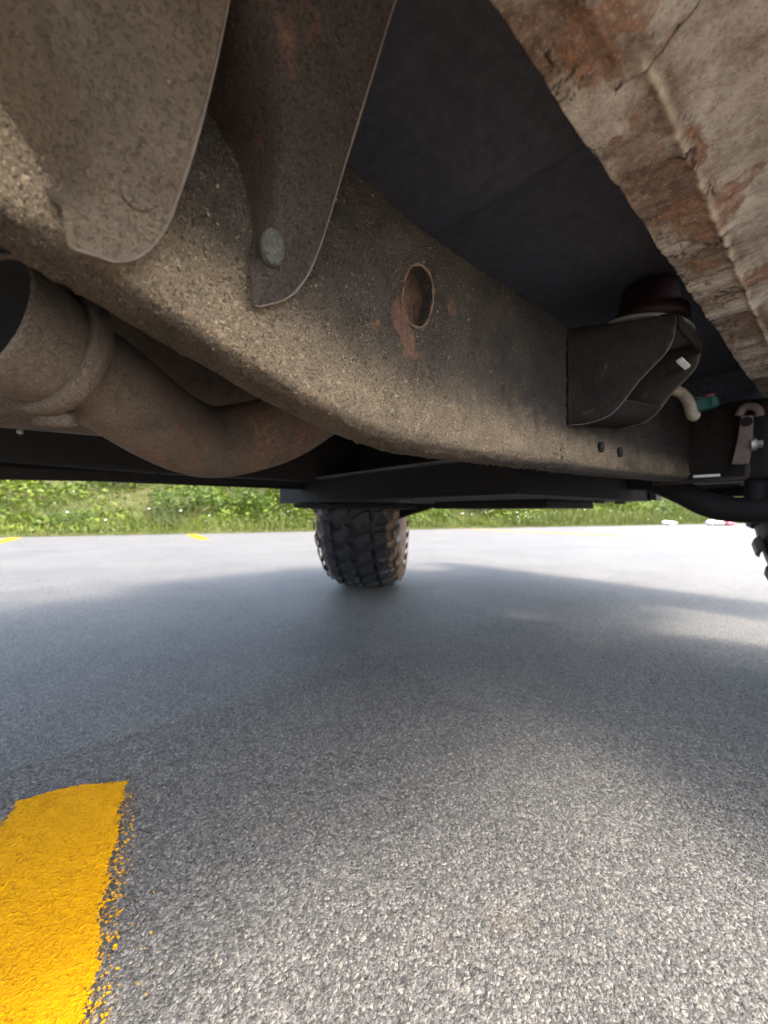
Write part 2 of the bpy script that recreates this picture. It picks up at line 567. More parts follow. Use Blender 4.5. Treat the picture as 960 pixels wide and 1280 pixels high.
def smooth_path(pts, n=40):
    """Catmull-Rom through control points (any dimension)"""
    P = np.array([pts[0]] + list(pts) + [pts[-1]], float)
    out = []
    seg = len(pts) - 1
    for i in range(seg):
        p0, p1, p2, p3 = P[i:i + 4]
        k = max(2, n // seg)
        for t in np.linspace(0, 1, k, endpoint=(i == seg - 1)):
            out.append(0.5 * ((2 * p1) + (-p0 + p2) * t + (2 * p0 - 5 * p1 + 4 * p2 - p3) * t * t + (-p0 + 3 * p1 - 3 * p2 + p3) * t ** 3))
    return np.array(out)


def tag(o, label, cat=None, group=None, kind=None):
    if label: o['label'] = label
    if cat: o['category'] = cat
    if group: o['group'] = group
    if kind: o['kind'] = kind
    return o


# ------------------------------------------------------------------ ground
def lines(spec):
    """spec: list of (start, end, step)"""
    out = []
    for a, b, s in spec:
        out.append(np.arange(a, b - 1e-6, s))
    return np.concatenate(out + [np.array([spec[-1][1]])])


gx = np.concatenate([[-200, -100, -50, -20, -10, -5, -2.5, -1.6, -1.1], lines([(-0.8, -0.28, 0.02), (-0.28, 0.50, 0.0020), (0.50, 1.0, 0.006), (1.0, 1.6, 0.05)]), [2.5, 4, 6, 10, 15, 25, 50, 100, 200]])
gy = np.concatenate([[-200, -100, -50, -20, -10, -5, -2, -1, -0.4], lines([(-0.1, 0.02, 0.01), (0.02, 0.62, 0.0020), (0.62, 1.1, 0.006), (1.1, 1.7, 0.05)]), [2.5, 4, 6, 10, 15, 25, 50, 100, 200]])
GX, GY = np.meshgrid(gx, gy, indexing='ij')
V = np.stack([GX.ravel(), GY.ravel(), np.zeros(GX.size)], 1)
road = place('asphalt_road', fast_mesh('asphalt_road', V, grid_faces(len(gx), len(gy)), M['asphalt'], False))
tag(road, 'grey coarse asphalt of the parking lot under the truck', kind='structure')


def painted_line(end, u, length, wd, ragged, step, label, z=0.0032, over=0.0):
    """a stripe that starts at 'end' and runs along u; it lies on the left-hand side of its edge line, overspray on the other"""
    u = np.array(u, float); u /= np.linalg.norm(u)
    nrm = np.array([u[1], -u[0]])
    m = ragged * 2.5
    a = np.arange(-m, length + m, step)
    b = np.arange(-over - m, wd + m, step if over else step / 4)
    A, B = np.meshgrid(a, b, indexing='ij')
    X = end[0] + u[0] * A + nrm[0] * B
    Y = end[1] + u[1] * A + nrm[1] * B
    ends = np.minimum(A + (0.33 * B if over else 0), length - A)
    wig = (fbm(X * 45, Y * 45, 5) - 0.5) * ragged * 1.5
    main = sstep(-ragged, ragged, np.minimum(np.minimum(ends, B), wd - B) + wig)
    if over:
        o2 = 0.17 * sstep(-over * 1.15, -over * 0.55, B) * sstep(-ragged, ragged, np.minimum(ends - 0.012, wd - B))
        main = np.maximum(main, o2)
    Vv = np.stack([X.ravel(), Y.ravel(), np.full(X.size, z)], 1)
    o = place('parking_line', fast_mesh('parking_line', Vv, grid_faces(len(a), len(b)), M['paint'], False, {'cover': main}), road)
    o['label'] = label
    return o


painted_line((0.0532, 0.5095), (-0.043, -0.2237), 0.62, 0.092, 0.0075, 0.0020, 'bright yellow parking line under the truck, its speckled end nearest the camera', over=0.017)
painted_line((1.36, 5.50), (-0.11, -1.0), 1.05, 0.10, 0.02, 0.05, 'short yellow parking line by the verge left of the far tyre')
painted_line((-0.35, 6.10), (-0.11, -1.0), 0.9, 0.10, 0.02, 0.05, 'yellow parking line by the verge at the far left')
painted_line((5.47, 4.05), (-0.12, -2.2), 2.3, 0.10, 0.02, 0.05, 'long pale yellow parking line right of the far tyre')
painted_line((3.35, 4.45), (-0.12, -2.2), 0.9, 0.10, 0.02, 0.05, 'faint yellow parking line just behind the far tyre')

# ------------------------------------------------------------------ verge and plants
VA = np.array([0.0, 6.15]); VT = np.array([0.9497, -0.3134]); VN = np.array([0.3134, 0.9497])


def bank_h(s, d):
    """height of the bank s metres along the lot's edge and d metres beyond it"""
    h = 0.02 + 0.95 * sstep(0.3, 4.2, d) + 1.6 * sstep(3.0, 14.0, d)
    h = h * (0.85 + 0.4 * fbm(s * 0.35 + 40, d * 0.4 + 9, 11, 3))
    return h + 0.10 * (fbm(s * 1.7, d * 1.7, 12, 3) - 0.5) * sstep(0.1, 0.8, d)


def vpt(s, d):
    x = VA[0] + VT[0] * s + VN[0] * d
    y = VA[1] + VT[1] * s + VN[1] * d
    return x, y


sg = np.concatenate([[-120, -60, -30, -15], np.arange(-9, 26, 0.25), [30, 45, 80, 140]])
dg = np.concatenate([np.arange(-0.12, 0.6, 0.08), np.arange(0.6, 9, 0.22), [10, 12, 16, 24, 40, 80, 150]])
S, D = np.meshgrid(sg, dg, indexing='ij')
X, Y = vpt(S, D + 0.10 * (fbm(S * 2.3, S * 0 + 3, 8) - 0.5) * (D < 0.3))
Z = np.where(D < 0, -0.03, bank_h(S, np.maximum(D, 0)))
bank = place('grassy_bank', fast_mesh('grassy_bank', np.stack([X.ravel(), Y.ravel(), Z.ravel()], 1), grid_faces(len(sg), len(dg), flip=True), M['soil']))
tag(bank, 'low earth bank rising behind the parking lot', kind='structure')


def dry(s, d):
    """bare dry patch on the bank, left part of the view"""
    return np.exp(-(((s + 1.0 - 0.55 * d) / 1.3) ** 2) - ((d - 2.1) / 1.0) ** 2)


def leaf_arrays(P, L, Wd, az, el, roll, tint):
    """diamond leaves at P, pointing along az/el"""
    n = len(P)
    dx = np.stack([np.cos(el) * np.cos(az), np.cos(el) * np.sin(az), np.sin(el)], 1)
    side = np.stack([-np.sin(az), np.cos(az), np.zeros(n)], 1)
    up = np.cross(dx, side)
    sd_ = side * np.cos(roll)[:, None] + up * np.sin(roll)[:, None]
    a = P
    b = P + dx * (L * 0.45)[:, None] + sd_ * (Wd * 0.5)[:, None]
    c = P + dx * L[:, None] - up * (L * 0.12)[:, None]
    d = P + dx * (L * 0.45)[:, None] - sd_ * (Wd * 0.5)[:, None]
    V = np.stack([a, b, c, d], 1).reshape(-1, 3)
    F = np.arange(4 * n).reshape(n, 4)
    return V, F, np.repeat(tint, 4)


def scatter_grass(n):
    s = rng.uniform(-7, 22, n); d = np.abs(rng.uniform(-0.03, 1, n)) ** 1.4 * 7.0
    keep = rng.random(n) > 0.85 * dry(s, d)
    keep &= (fbm(s * 1.1, d * 1.1, 31, 3) > 0.33) | (d < 0.5)
    s, d = s[keep], d[keep]; n = len(s)
    x, y = vpt(s, d)
    P = np.stack([x, y, bank_h(s, d) - 0.01], 1)
    tall = 0.5 + 0.9 * fbm(s * 0.8 + 5, d * 0.8, 33, 3) + 0.6 * sstep(4, 9, s)
    L = rng.uniform(0.10, 0.26, n) * tall * sstep(-0.15, 0.6, d)
    Wd = rng.uniform(0.006, 0.014, n)
    tint = np.clip(0.25 + 0.8 * (fbm(s * 1.5, d * 1.5, 35, 3) - 0.25) + rng.normal(0, 0.15, n), 0, 1)
    return leaf_arrays(P, L, Wd, rng.uniform(0, 6.28, n), rng.uniform(0.75, 1.5, n), rng.uniform(-1, 1, n), tint)


V, F, T = scatter_grass(110000)
grass = place('grass', fast_mesh('grass', V, F, M['grass'], False, {'tint': T}))
tag(grass, 'tall yellow green grass growing on the bank', kind='stuff')


def scatter_under(n):
    s = rng.uniform(-8, 23, n); d = 0.5 + rng.random(n) ** 1.2 * 8.0
    dens = fbm(s * 0.9 + 3, d * 0.9, 41, 3)
    keep = (dens > 0.34) & (rng.random(n) > 0.96 * dry(s, d))
    s, d, dens = s[keep], d[keep], dens[keep]; n = len(s)
    x, y = vpt(s, d)
    h = 0.62 * (dens - 0.32) * 2.3 * rng.random(n) ** 0.7 * sstep(0.4, 1.6, d)
    P = np.stack([x, y, bank_h(s, d) + h], 1)
    tint = np.clip(0.5 + 1.3 * (fbm(s * 2.2, d * 2.2, 43, 3) - 0.5) + rng.normal(0, 0.2, n), 0, 1)
    return leaf_arrays(P, rng.uniform(0.05, 0.12, n), rng.uniform(0.03, 0.06, n), rng.uniform(0, 6.28, n), rng.uniform(-0.5, 1.0, n), rng.uniform(-1, 1, n), tint)


V, F, T = scatter_under(190000)
under = place('undergrowth', fast_mesh('undergrowth', V, F, M['leaf_a'], False, {'tint': T}))
tag(under, 'mixed low leafy growth covering the bank', kind='stuff')


def shrub_mesh(name, n, mat, seed, lobes=6, leaf=(0.05, 0.10)):
    r = np.random.default_rng(seed)
    c = np.stack([r.uniform(-0.55, 0.55, lobes), r.uniform(-0.55, 0.55, lobes), r.uniform(0.3, 0.85, lobes)], 1)
    rad = r.uniform(0.22, 0.42, lobes)
    k = r.integers(0, lobes, n)
    v = r.normal(0, 1, (n, 3)); v /= np.linalg.norm(v, axis=1)[:, None]
    rr = rad[k] * (0.45 + 0.6 * r.random(n) ** 0.6)
    P = c[k] + v * rr[:, None]
    P[:, 2] = np.maximum(P[:, 2], 0.02)
    az = np.arctan2(v[:, 1], v[:, 0]) + r.normal(0, 0.7, n)
    el = np.clip(np.arcsin(np.clip(v[:, 2], -1, 1)) * 0.6 + r.normal(0, 0.5, n), -1.2, 1.4)
    tint = np.clip(0.45 + r.normal(0, 0.22, n) + 0.25 * (r.random(lobes)[k] - 0.5), 0, 1)
    V, F, T = leaf_arrays(P, r.uniform(*leaf, n), r.uniform(leaf[0] * 0.5, leaf[1] * 0.5, n), az, el, r.uniform(-1, 1, n), tint)
    me = fast_mesh(name, V, F, mat, False, {'tint': T})
    b = MB()
    for q in c:
        b.tube([(q[0] * 0.1, q[1] * 0.1, -0.03), (q[0] * 0.6, q[1] * 0.6, q[2] * 0.55), tuple(q)], [0.022, 0.014, 0.006], 5)
    b2 = bpy.data.meshes.new('stem'); bmesh.ops.recalc_face_normals(b.bm, faces=b.bm.faces[:]); b.bm.to_mesh(b2); b.bm.free(); b2.materials.append(M['stem'])
    return me, b2


SH = [shrub_mesh('crown', 900, M['leaf_a'], 1, 6), shrub_mesh('crown', 1000, M['leaf_b'], 2, 7), shrub_mesh('crown', 1000, M['leaf_c'], 3, 8, (0.04, 0.08)), shrub_mesh('crown', 800, M['leaf_b'], 4, 5, (0.07, 0.13))]
shrubs = [
    # s, d, kind, size, label
    (-3.0, 0.9, 0, 0.62, 'yellow green bush at the far left end of the bank, nearest the lot'),
    (-1.9, 2.9, 2, 0.70, 'deep green bush above the bare dry patch on the bank'),
    (-2.9, 2.8, 1, 0.75, 'mid green bush behind the yellow green bush at far left'),
    (0.2, 2.9, 2, 0.62, 'dark rounded bush just right of the bare dry patch'),
    (-0.2, 0.95, 1, 0.33, 'low green bush at the foot of the bare dry patch'),
    (1.25, 1.3, 3, 0.60, 'broad leafed bush on the bank by the short yellow line'),
    (1.0, 0.75, 2, 0.36, 'small deep green bush at the lot edge by the short yellow line'),
    (2.2, 1.6, 1, 0.55, 'mid green bush left of the far tyre'),
    (2.75, 2.6, 0, 0.66, 'yellow green bush higher up the bank left of the far tyre'),
    (5.3, 1.4, 0, 0.55, 'yellow green bush seen between the far tyre and the skid plate'),
    (7.1, 1.3, 2, 0.62, 'deep green bush standing alone in tall grass right of the far tyre'),
    (6.3, 2.8, 1, 0.75, 'mid green bush up the bank right of the far tyre'),
    (8.6, 2.4, 3, 0.80, 'broad leafed bush beyond the tall grass at right'),
    (10.2, 2.0, 1, 0.85, 'mid green bush below the control arm at right'),
    (12.3, 1.9, 0, 0.90, 'yellow green bush seen past the near tyre at far right'),
]
for s_, d_, kind, size, lab in shrubs:
    x, y = vpt(s_, d_)
    e = bpy.data.objects.new('shrub', None); link(e)
    e.location = (float(x), float(y), float(bank_h(np.array(s_), np.array(d_))) - 0.03)
    e.rotation_euler = (0, 0, random.uniform(0, 6.28)); e.scale = (size, size, size * random.uniform(0.8, 1.0))
    tag(e, lab, 'bush', 'bushes on the bank behind the lot')
    a = bpy.data.objects.new('crown', SH[kind][0]); link(a, e)
    b = bpy.data.objects.new('stem', SH[kind][1]); link(b, e)

# white flower heads in the grass
n = 90
s = rng.uniform(-4, 16, n); d = 0.15 + rng.random(n) ** 1.6 * 2.0
x, y = vpt(s, d)
V = []; F = []
for i in range(n):
    z0 = bank_h(s[i:i + 1], d[i:i + 1])[0] + rng.uniform(0.10, 0.30)
    r_ = rng.uniform(0.010, 0.022)
    b0 = len(V)
    V.append((x[i], y[i], z0 + r_ * 0.5))
    for j in range(6):
        V.append((x[i] + r_ * math.cos(j * 1.047), y[i] + r_ * math.sin(j * 1.047), z0))
    for j in range(6):
        F.append((b0, b0 + 1 + j, b0 + 1 + (j + 1) % 6))
fl = place('wildflowers', fast_mesh('wildflowers', V, F, M['white'], False))
tag(fl, 'small white flower heads scattered in the verge grass', kind='stuff')


def crumple(name, c, r, mat, label, cat, seed, flat=0.5):
    b = MB()
    bmesh.ops.create_icosphere(b.bm, subdivisions=2, radius=1)
    for v in b.bm.verts:
        k = 0.65 + 0.6 * float(vnoise(np.array(v.co.x * 2.3 + seed), np.array(v.co.y * 2.3 + v.co.z * 3.1), seed))
        v.co = Vector((c[0] + v.co.x * r * k * 1.3, c[1] + v.co.y * r * k, max(0.004, r * flat * 0.8 + v.co.z * r * k * flat)))
    for f in b.bm.faces: f.smooth = False
    me = bpy.data.meshes.new(name); b.bm.to_mesh(me); b.bm.free(); me.materials.append(mat)
    o = bpy.data.objects.new(name, me); link(o)
    tag(o, label, cat)


crumple('paper_scrap', (10.9, 2.62, 0), 0.16, M['litter'], 'flat white paper scrap at the lot edge below the skid plate end', 'litter', 3, 0.35)
crumple('paper_ball', (11.1, 1.9, 0), 0.09, M['litter'], 'small crumpled white paper ball on the lot edge by the pink wrapper', 'litter', 5, 0.9)
crumple('wrapper', (11.3, 1.62, 0), 0.10, M['pinklitter'], 'crumpled pink wrapper on the lot edge at right', 'litter', 8, 0.7)
crumple('plastic_bag', (11.25, 1.78, 0), 0.12, M['litter'], 'white plastic bag scrap touching the pink wrapper', 'litter', 11, 0.5)

# ------------------------------------------------------------------ the truck
truck = bpy.data.objects.new('truck', None); link(truck)
truck.location = (0.0, 0.515, 0.0)
tag(truck, 'old rusty off-road truck seen from beneath, front wheels turned', 'truck')
H = CAM_H                       # heights below are given from the lens height


# ---- near frame rail: dense skin with dents, grit lumps, one rusty hole
RZ = np.array([(-1.6, 0.30), (-0.8, 0.26), (-0.35, 0.185), (-0.15, 0.138), (-0.06, 0.113), (-0.018, 0.1015), (0.006, 0.0925), (0.036, 0.0805), (0.066, 0.0690), (0.097, 0.0580), (0.13, 0.0495), (0.16, 0.0440), (0.19, 0.0415), (0.29, 0.0425), (0.37, 0.0440), (0.48, 0.0455), (0.85, 0.0545), (1.7, 0.07)])
RT = np.array([(-1.6, 0.42), (-0.8, 0.38), (-0.3, 0.29), (0.0, 0.225), (0.12, 0.199), (0.165, 0.1885), (0.21, 0.187), (0.30, 0.187), (0.88, 0.195), (1.7, 0.20)])


def rail_mesh():
    ts = np.concatenate([[-1.6, -1.2, -0.8, -0.6, -0.45, -0.35], np.arange(-0.26, 0.155, 0.0025), np.arange(0.155, 0.205, 0.0009), np.arange(0.205, 0.28, 0.003), np.arange(0.28, 0.46, 0.0013), np.arange(0.46, 0.60, 0.003), np.arange(0.60, 0.872, 0.006), [0.874]])
    zb = np.interp(ts, RZ[:, 0], RZ[:, 1]); zt = np.interp(ts, RT[:, 0], RT[:, 1])
    k = np.exp(-np.linspace(-2, 2, 25) ** 2); k /= k.sum()
    tt = np.arange(-1.7, 1.8, 0.002)
    zs = np.convolve(np.interp(tt, RZ[:, 0], RZ[:, 1]), k, 'same'); zb = np.where((ts > -1.5) & (ts < 0.8), np.interp(ts, tt, zs), zb)
    zs = np.convolve(np.interp(tt, RT[:, 0], RT[:, 1]), k, 'same'); zt = np.where((ts > -1.5) & (ts < 0.8), np.interp(ts, tt, zs), zt)
    nw, r, wd = 110, 0.011, 0.036
    prof = []      # (y offset, mode, frac): web from top to bottom, corner arc, underside, inner face, top
    for f in np.linspace(0, 1, nw): prof.append((0.0, 'w', f))
    for a in np.linspace(0, 90, 10)[1:]: prof.append((r * (1 - math.cos(R(a))), 'a', math.sin(R(a))))
    for f in np.linspace(0, 1, 14)[1:]: prof.append((r + (wd - 2 * r) * f, 'b', f))
    for a in np.linspace(0, 90, 7)[1:]: prof.append((wd - r + r * math.sin(R(a)), 'c', 1 - math.cos(R(a))))
    for f in (0.3, 0.7): prof.append((wd, 'i', f))
    prof.append((wd, 'i', 1.0)); prof.append((wd / 2, 't', 1.0))
    n, m = len(ts), len(prof)
    Tm = np.repeat(ts[:, None], m, 1); Ym = np.zeros((n, m)); Zm = np.zeros((n, m)); web = np.zeros((n, m))
    for j, (dy, mode, f) in enumerate(prof):
        Ym[:, j] = 0.18 + dy
        if mode == 'w': Zm[:, j] = zt + (zb + r - zt) * f; web[:, j] = 1
        elif mode == 'a': Zm[:, j] = zb + r - r * f; web[:, j] = 1 - f
        elif mode == 'b': Zm[:, j] = zb
        elif mode == 'c': Zm[:, j] = zb + r * f
        elif mode == 'i': Zm[:, j] = zb + r + (zt - zb - r) * f
        else: Zm[:, j] = zt
    U = Zm - Ym * (1 - web)             # unrolled coordinate
    # dents and lumps
    lump = 0.0022 * (fbm(Tm * 45, U * 45, 3, 4) - 0.5) + 0.0016 * (fbm(Tm * 160, U * 160, 9, 3) - 0.5)
    top_j = np.array([1.0 if p[1] in 'wabc' else 0.0 for p in prof])[None, :]
    lump = lump * top_j
    clod = np.clip(fbm(Tm * 230, U * 230, 21, 2) - 0.70, 0, 1) * 0.012 * top_j
    grain = 0.0009 * (fbm(Tm * 400, U * 400, 23, 2) - 0.5) * top_j
    disp = lump + clod + grain
    # hole and its ring of scale
    ht, hz = 0.1797, 0.1418
    e = np.sqrt(((Tm - ht) / 0.0140) ** 2 + ((Zm - hz - 0.33 * (Tm - ht)) / 0.0205) ** 2)
    inside = (1 - sstep(0.90, 1.02, e)) * web
    disp = disp - 0.013 * inside + 0.0012 * np.exp(-((e - 1.08) / 0.07) ** 2) * web
    # chip right of the hole
    e2 = np.sqrt(((Tm - 0.2165) / 0.0065) ** 2 + ((Zm - 0.1475) / 0.0085) ** 2)
    disp = disp - 0.0016 * (1 - sstep(0.75, 1.0, e2)) * web
    Yn = Ym - disp * web
    Zn = Zm - disp * (1 - web) * np.array([1.0 if p[1] in 'abc' else 0.0 for p in prof])[None, :]
    # rust and dust, the dust also painting in light and shade
    nz = fbm(Tm * 90, Zm * 90, 51, 4) - 0.5
    rust = 0.75 * inside
    e3 = np.sqrt(((Tm - 0.1705) / 0.0075) ** 2 + ((Zm - 0.113) / 0.016) ** 2) + nz * 0.9
    rust = np.maximum(rust, 0.85 * (1 - sstep(0.8, 1.05, e3)))
    e4 = np.sqrt(((Tm - 0.163) / 0.006) ** 2 + ((Zm - 0.126) / 0.013) ** 2) + nz * 0.9
    rust = np.maximum(rust, 0.75 * (1 - sstep(0.8, 1.05, e4)))
    rust = np.maximum(rust, 0.75 * (1 - sstep(0.7, 1.0, e2 + nz)))
    rust = np.maximum(rust, 0.72 * sstep(0.76, 0.84, fbm(Tm * 90 + 7, U * 90, 55, 4)))
    rust = np.maximum(rust, 0.85 * np.exp(-((e - 1.06) / 0.05) ** 2) * web)
    low = np.interp(Tm, ts, zb)
    dust_and_light = 0.95 * np.exp(-((Zm - low - 0.018) / 0.026) ** 2) * (0.35 + 1.3 * fbm(Tm * 16, U * 16, 61, 4))  # dust along the lower bend, also painting in the bright band of light
    dust_and_light = dust_and_light * sstep(0.15, 0.75, web) + (1 - sstep(0.15, 0.75, web)) * 0.30 * fbm(Tm * 30, U * 30, 63, 3)  # underside kept duller, its shade painted in
    dust_and_light = dust_and_light - 0.35 * sstep(0.30, 0.42, Tm) - 0.30 * (e < 1)  # thinned towards the front to paint in the falloff of light
    # cracked coating near the rear of the body mount
    cx = Tm + 0.010 * (fbm(Tm * 60, Zm * 60, 71, 3) - 0.5) * 4
    ridge_ = np.abs(fbm(cx * 120, Zm * 34, 72, 3) - 0.5)
    crack_shade = (1 - sstep(0.006, 0.022, ridge_)) * sstep(0.27, 0.31, Tm) * (1 - sstep(0.40, 0.46, Tm)) * web * sstep(0.42, 0.52, fbm(Tm * 26, Zm * 26, 73, 2)) * 0.9
    # shade painted into the rail's colour around the body mount and towards the front
    rail_shade = 0.92 * sstep(0.20, 0.38, Tm + 0.10 * nz) * sstep(0.064, 0.115, Zm + 0.03 * nz) * (1 - 0.25 * sstep(0.56, 0.66, Tm))
    crack_shade = np.maximum(crack_shade, rail_shade * web)  # painted shade shares the channel of the cracks
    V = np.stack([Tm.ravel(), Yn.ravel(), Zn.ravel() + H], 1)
    return fast_mesh('frame_rail', V, grid_faces(n, m, wrap_v=True), M['rail'], True, {'rust': rust, 'dust_and_light': dust_and_light, 'crack_shade': crack_shade})


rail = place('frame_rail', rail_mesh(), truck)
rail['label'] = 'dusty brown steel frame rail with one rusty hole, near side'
# rim of the hole, two slots near the bottom edge
b = MB()
pts = []
for j in range(33):
    a = 2 * math.pi * j / 32
    dt = 0.0143 * math.cos(a)
    pts.append((0.1797 + dt, 0.1793 - 0.0006 * math.sin(3 * a), H + 0.1418 + 0.33 * dt + 0.0210 * math.sin(a)))
b.tube(pts, [0.0009 + 0.0004 * math.sin(j * 1.7) for j in range(33)], 6, caps=False)
b.build('hole_rim', M['rust'], rail)
for t_ in (0.4745, 0.5330):
    b = MB(); b.lathe((t_, 0.1762, H + 0.0745), (0, 1, 0), [(0.0, 0.0), (0.0, 0.0062), (0.004, 0.0062), (0.004, 0.0)], 18)
    for v in b.bm.verts: v.co.x = t_ + (v.co.x - t_) * 0.75
    b.build('slot', M['black'], rail)

# ---- far frame rail and cross members
b = MB(); pf = [(-1.6, 0.27, 0.42), (-0.5, 0.15, 0.30), (-0.1, 0.082, 0.22), (0.15, 0.076, 0.19), (1.7, 0.08, 0.20)]
for i in range(len(pf) - 1):
    t0, a0, c0 = pf[i]; t1, a1, c1 = pf[i + 1]
    b.prism([(t0, 0.845, H + a0), (t1, 0.845, H + a1), (t1, 0.845, H + c1), (t0, 0.845, H + c0)], (0, 0.05, 0))
b.build('frame_rail', M['brown_black'], truck, bevel=0.006)['label'] = 'dark frame rail on the far side'
b = MB(); b.box((0.62, 0.22, H + 0.10), (0.70, 0.85, H + 0.17), bev=0.006)
b.build('crossmember', M['brown_black'], truck)
b = MB(); b.box((-0.62, 0.22, H + 0.13), (-0.54, 0.85, H + 0.22), bev=0.006)
b.build('crossmember', M['brown_black'], truck)

# ---- brackets bent out of the rail towards the body
def sheet_rows(rows, nc):
    """rows: (x_left, x_right, y, z)"""
    V = []
    for xl, xr, y, z in rows:
        for f in np.linspace(0, 1, nc):
            V.append((xl + (xr - xl) * f, y, z))
    return np.array(V)


def bracket(name, rows, nc, mats, th, label, flush, zfree, seed=1, dust_and_light=0.0):
    """the left part of each row lies flush on the rail's web, the right part stands off to the row's own y"""
    rows = smooth_path(rows, 64)
    V = sheet_rows(rows, nc)
    f = np.tile(np.linspace(0, 1, nc), len(rows))
    k = (1 - sstep(0.0, flush, f)) * sstep(*zfree, V[:, 2])
    V[:, 1] = V[:, 1] * (1 - k) + 0.1850 * k
    V[:, 1] -= 0.0016 * (fbm(V[:, 0] * 60, V[:, 2] * 60, seed, 3) - 0.5)
    V[:, 2] += H
    ru = 0.50 * sstep(0.56, 0.74, fbm(V[:, 0] * 60, V[:, 2] * 45, seed + 5, 4))
    me = fast_mesh(name, V, grid_faces(len(rows), nc), mats, True, {'rust': ru, 'dust_and_light': dust_and_light + 0.45 * (1 - sstep(0.115, 0.175, V[:, 2] - H)) * (1 - sstep(0.0, 0.75, f)), 'crack_shade': np.zeros(len(V))})
    o = place(name, me, truck)
    md = o.modifiers.new('thick', 'SOLIDIFY'); md.thickness = th; md.offset = 0; md.material_offset_rim = 1
    md = o.modifiers.new('bevel', 'BEVEL'); md.width = 0.0006; md.segments = 2; md.limit_method = 'ANGLE'
    o['label'] = label
    W = V.reshape(len(rows), nc, 3)
    line = np.concatenate([W[-1:0:-1, -1], W[0, ::-1]])[::2]
    line = line + np.array([0.0006, -0.0012, 0.0])
    lm = MB(); lm.tube([tuple(float(a) for a in q) for q in line], [0.00042 + 0.0003 * float(vnoise(np.array(i * 0.31), np.array(seed * 1.0), 3)) for i in range(len(line))], 6)
    lm.build('edge_lip', M['edge'], o)
    return o


b2 = bracket('bracket', [
    (0.0682, 0.0700, 0.1760, 0.0955), (0.0680, 0.0800, 0.1757, 0.1012), (0.0676, 0.0868, 0.1752, 0.1072), (0.0672, 0.0912, 0.1745, 0.1135), (0.0668, 0.0947, 0.1732, 0.1200), (0.0660, 0.0985, 0.1705, 0.1310), (0.0645, 0.1013, 0.1670, 0.1430),
    (0.0580, 0.1027, 0.1540, 0.1640), (0.0330, 0.1027, 0.1330, 0.1884), (0.0050, 0.1010, 0.1150, 0.2033), (-0.01, 0.098, 0.088, 0.222)], 40,
    [M['plate'], M['edge']], 0.0026, 'brown bracket plate with a speckled grey plug, on the near frame rail', 0.35, (0.100, 0.135), seed=3)
b = MB(); cpt = Vector((0.0756, 0.1706, H + 0.1232)); nr = Vector((0.05, -1.0, -0.15)).normalized()
b.lathe(cpt + nr * -0.002, nr, [(0, 0.0056), (0.0026, 0.0056), (0.0036, 0.0048), (0.004, 0.003), (0.004, 0.0)], 24)
for v in b.bm.verts: v.co.z = cpt.z + (v.co.z - cpt.z) * 1.5
b.build('plug', M['rivet'], b2)
b1 = bracket('bracket', [
    (0.0026, 0.0140, 0.1736, 0.0918), (0.0016, 0.0188, 0.1730, 0.0940), (0.0009, 0.0228, 0.1722, 0.0975), (0.0003, 0.0264, 0.1710, 0.1020), (-0.0006, 0.0294, 0.1694, 0.1075), (-0.006, 0.0322, 0.1664, 0.1150),
    (-0.022, 0.0373, 0.1570, 0.1351), (-0.05, 0.0420, 0.1500, 0.1593), (-0.08, 0.0448, 0.1400, 0.1810), (-0.11, 0.0460, 0.120, 0.205)], 44,
    [M['plate_near'], M['edge']], 0.0030, 'nearest bracket plate with a rounded lower corner and peeled coating', 0.55, (0.101, 0.118), seed=9, dust_and_light=0.15)
b = MB(); cpt = Vector((0.0215, 0.1648, H + 0.1165)); nr = Vector((0.05, -1, -0.25)).normalized()
b.lathe(cpt + nr * -0.0034, nr, [(0, 0.0060), (0.0034, 0.0060), (0.0040, 0.0054), (0.0034, 0.004), (0.0034, 0.0)], 24)
b.build('rivet_head', M['plate_near'], b1)

# ---- body mount: outrigger with two side plates, top flange and red bushing
mount_x = bpy.data.objects.new('body_mount', None); link(mount_x, truck); mount_x.location = top_loc(truck)
prof = smooth_path([(0.180, 0.0885), (0.164, 0.0890), (0.147, 0.0955), (0.1350, 0.1110), (0.1257, 0.1265), (0.1107, 0.1450), (0.1040, 0.1560), (0.1010, 0.1700), (0.1000, 0.1850)], 40)


def side_plate(xin, xout, dz, label, matl):
    V = []; F = []
    top = 0.186
    rows = []
    for y, z in prof:
        f = (0.18 - y) / 0.08
        rows.append((xin + (xout - xin) * min(1, f), y, z + dz * (1 - (z - 0.0885) / (top - 0.0885))))
    # close to the rail at the top
    nn = 10
    Vv = []
    for (x, y, z) in rows:
        for g in np.linspace(0, 1, nn):
            Vv.append((x, y, H + z + (top - z) * g))
    Vv = np.array(Vv)
    ru = 0.6 * sstep(0.58, 0.7, fbm(Vv[:, 1] * 60, Vv[:, 2] * 60, 77, 3))
    me = fast_mesh('side_plate', Vv, grid_faces(len(rows), nn), [matl, M['edge_dark']], True, {'rust': ru, 'dust_and_light': np.zeros(len(Vv)), 'crack_shade': np.zeros(len(Vv))})
    o = bpy.data.objects.new('side_plate', me); link(o, mount_x)
    md = o.modifiers.new('thick', 'SOLIDIFY'); md.thickness = 0.0024; md.offset = 0; md.material_offset_rim = 1
    o['label'] = label
    return o


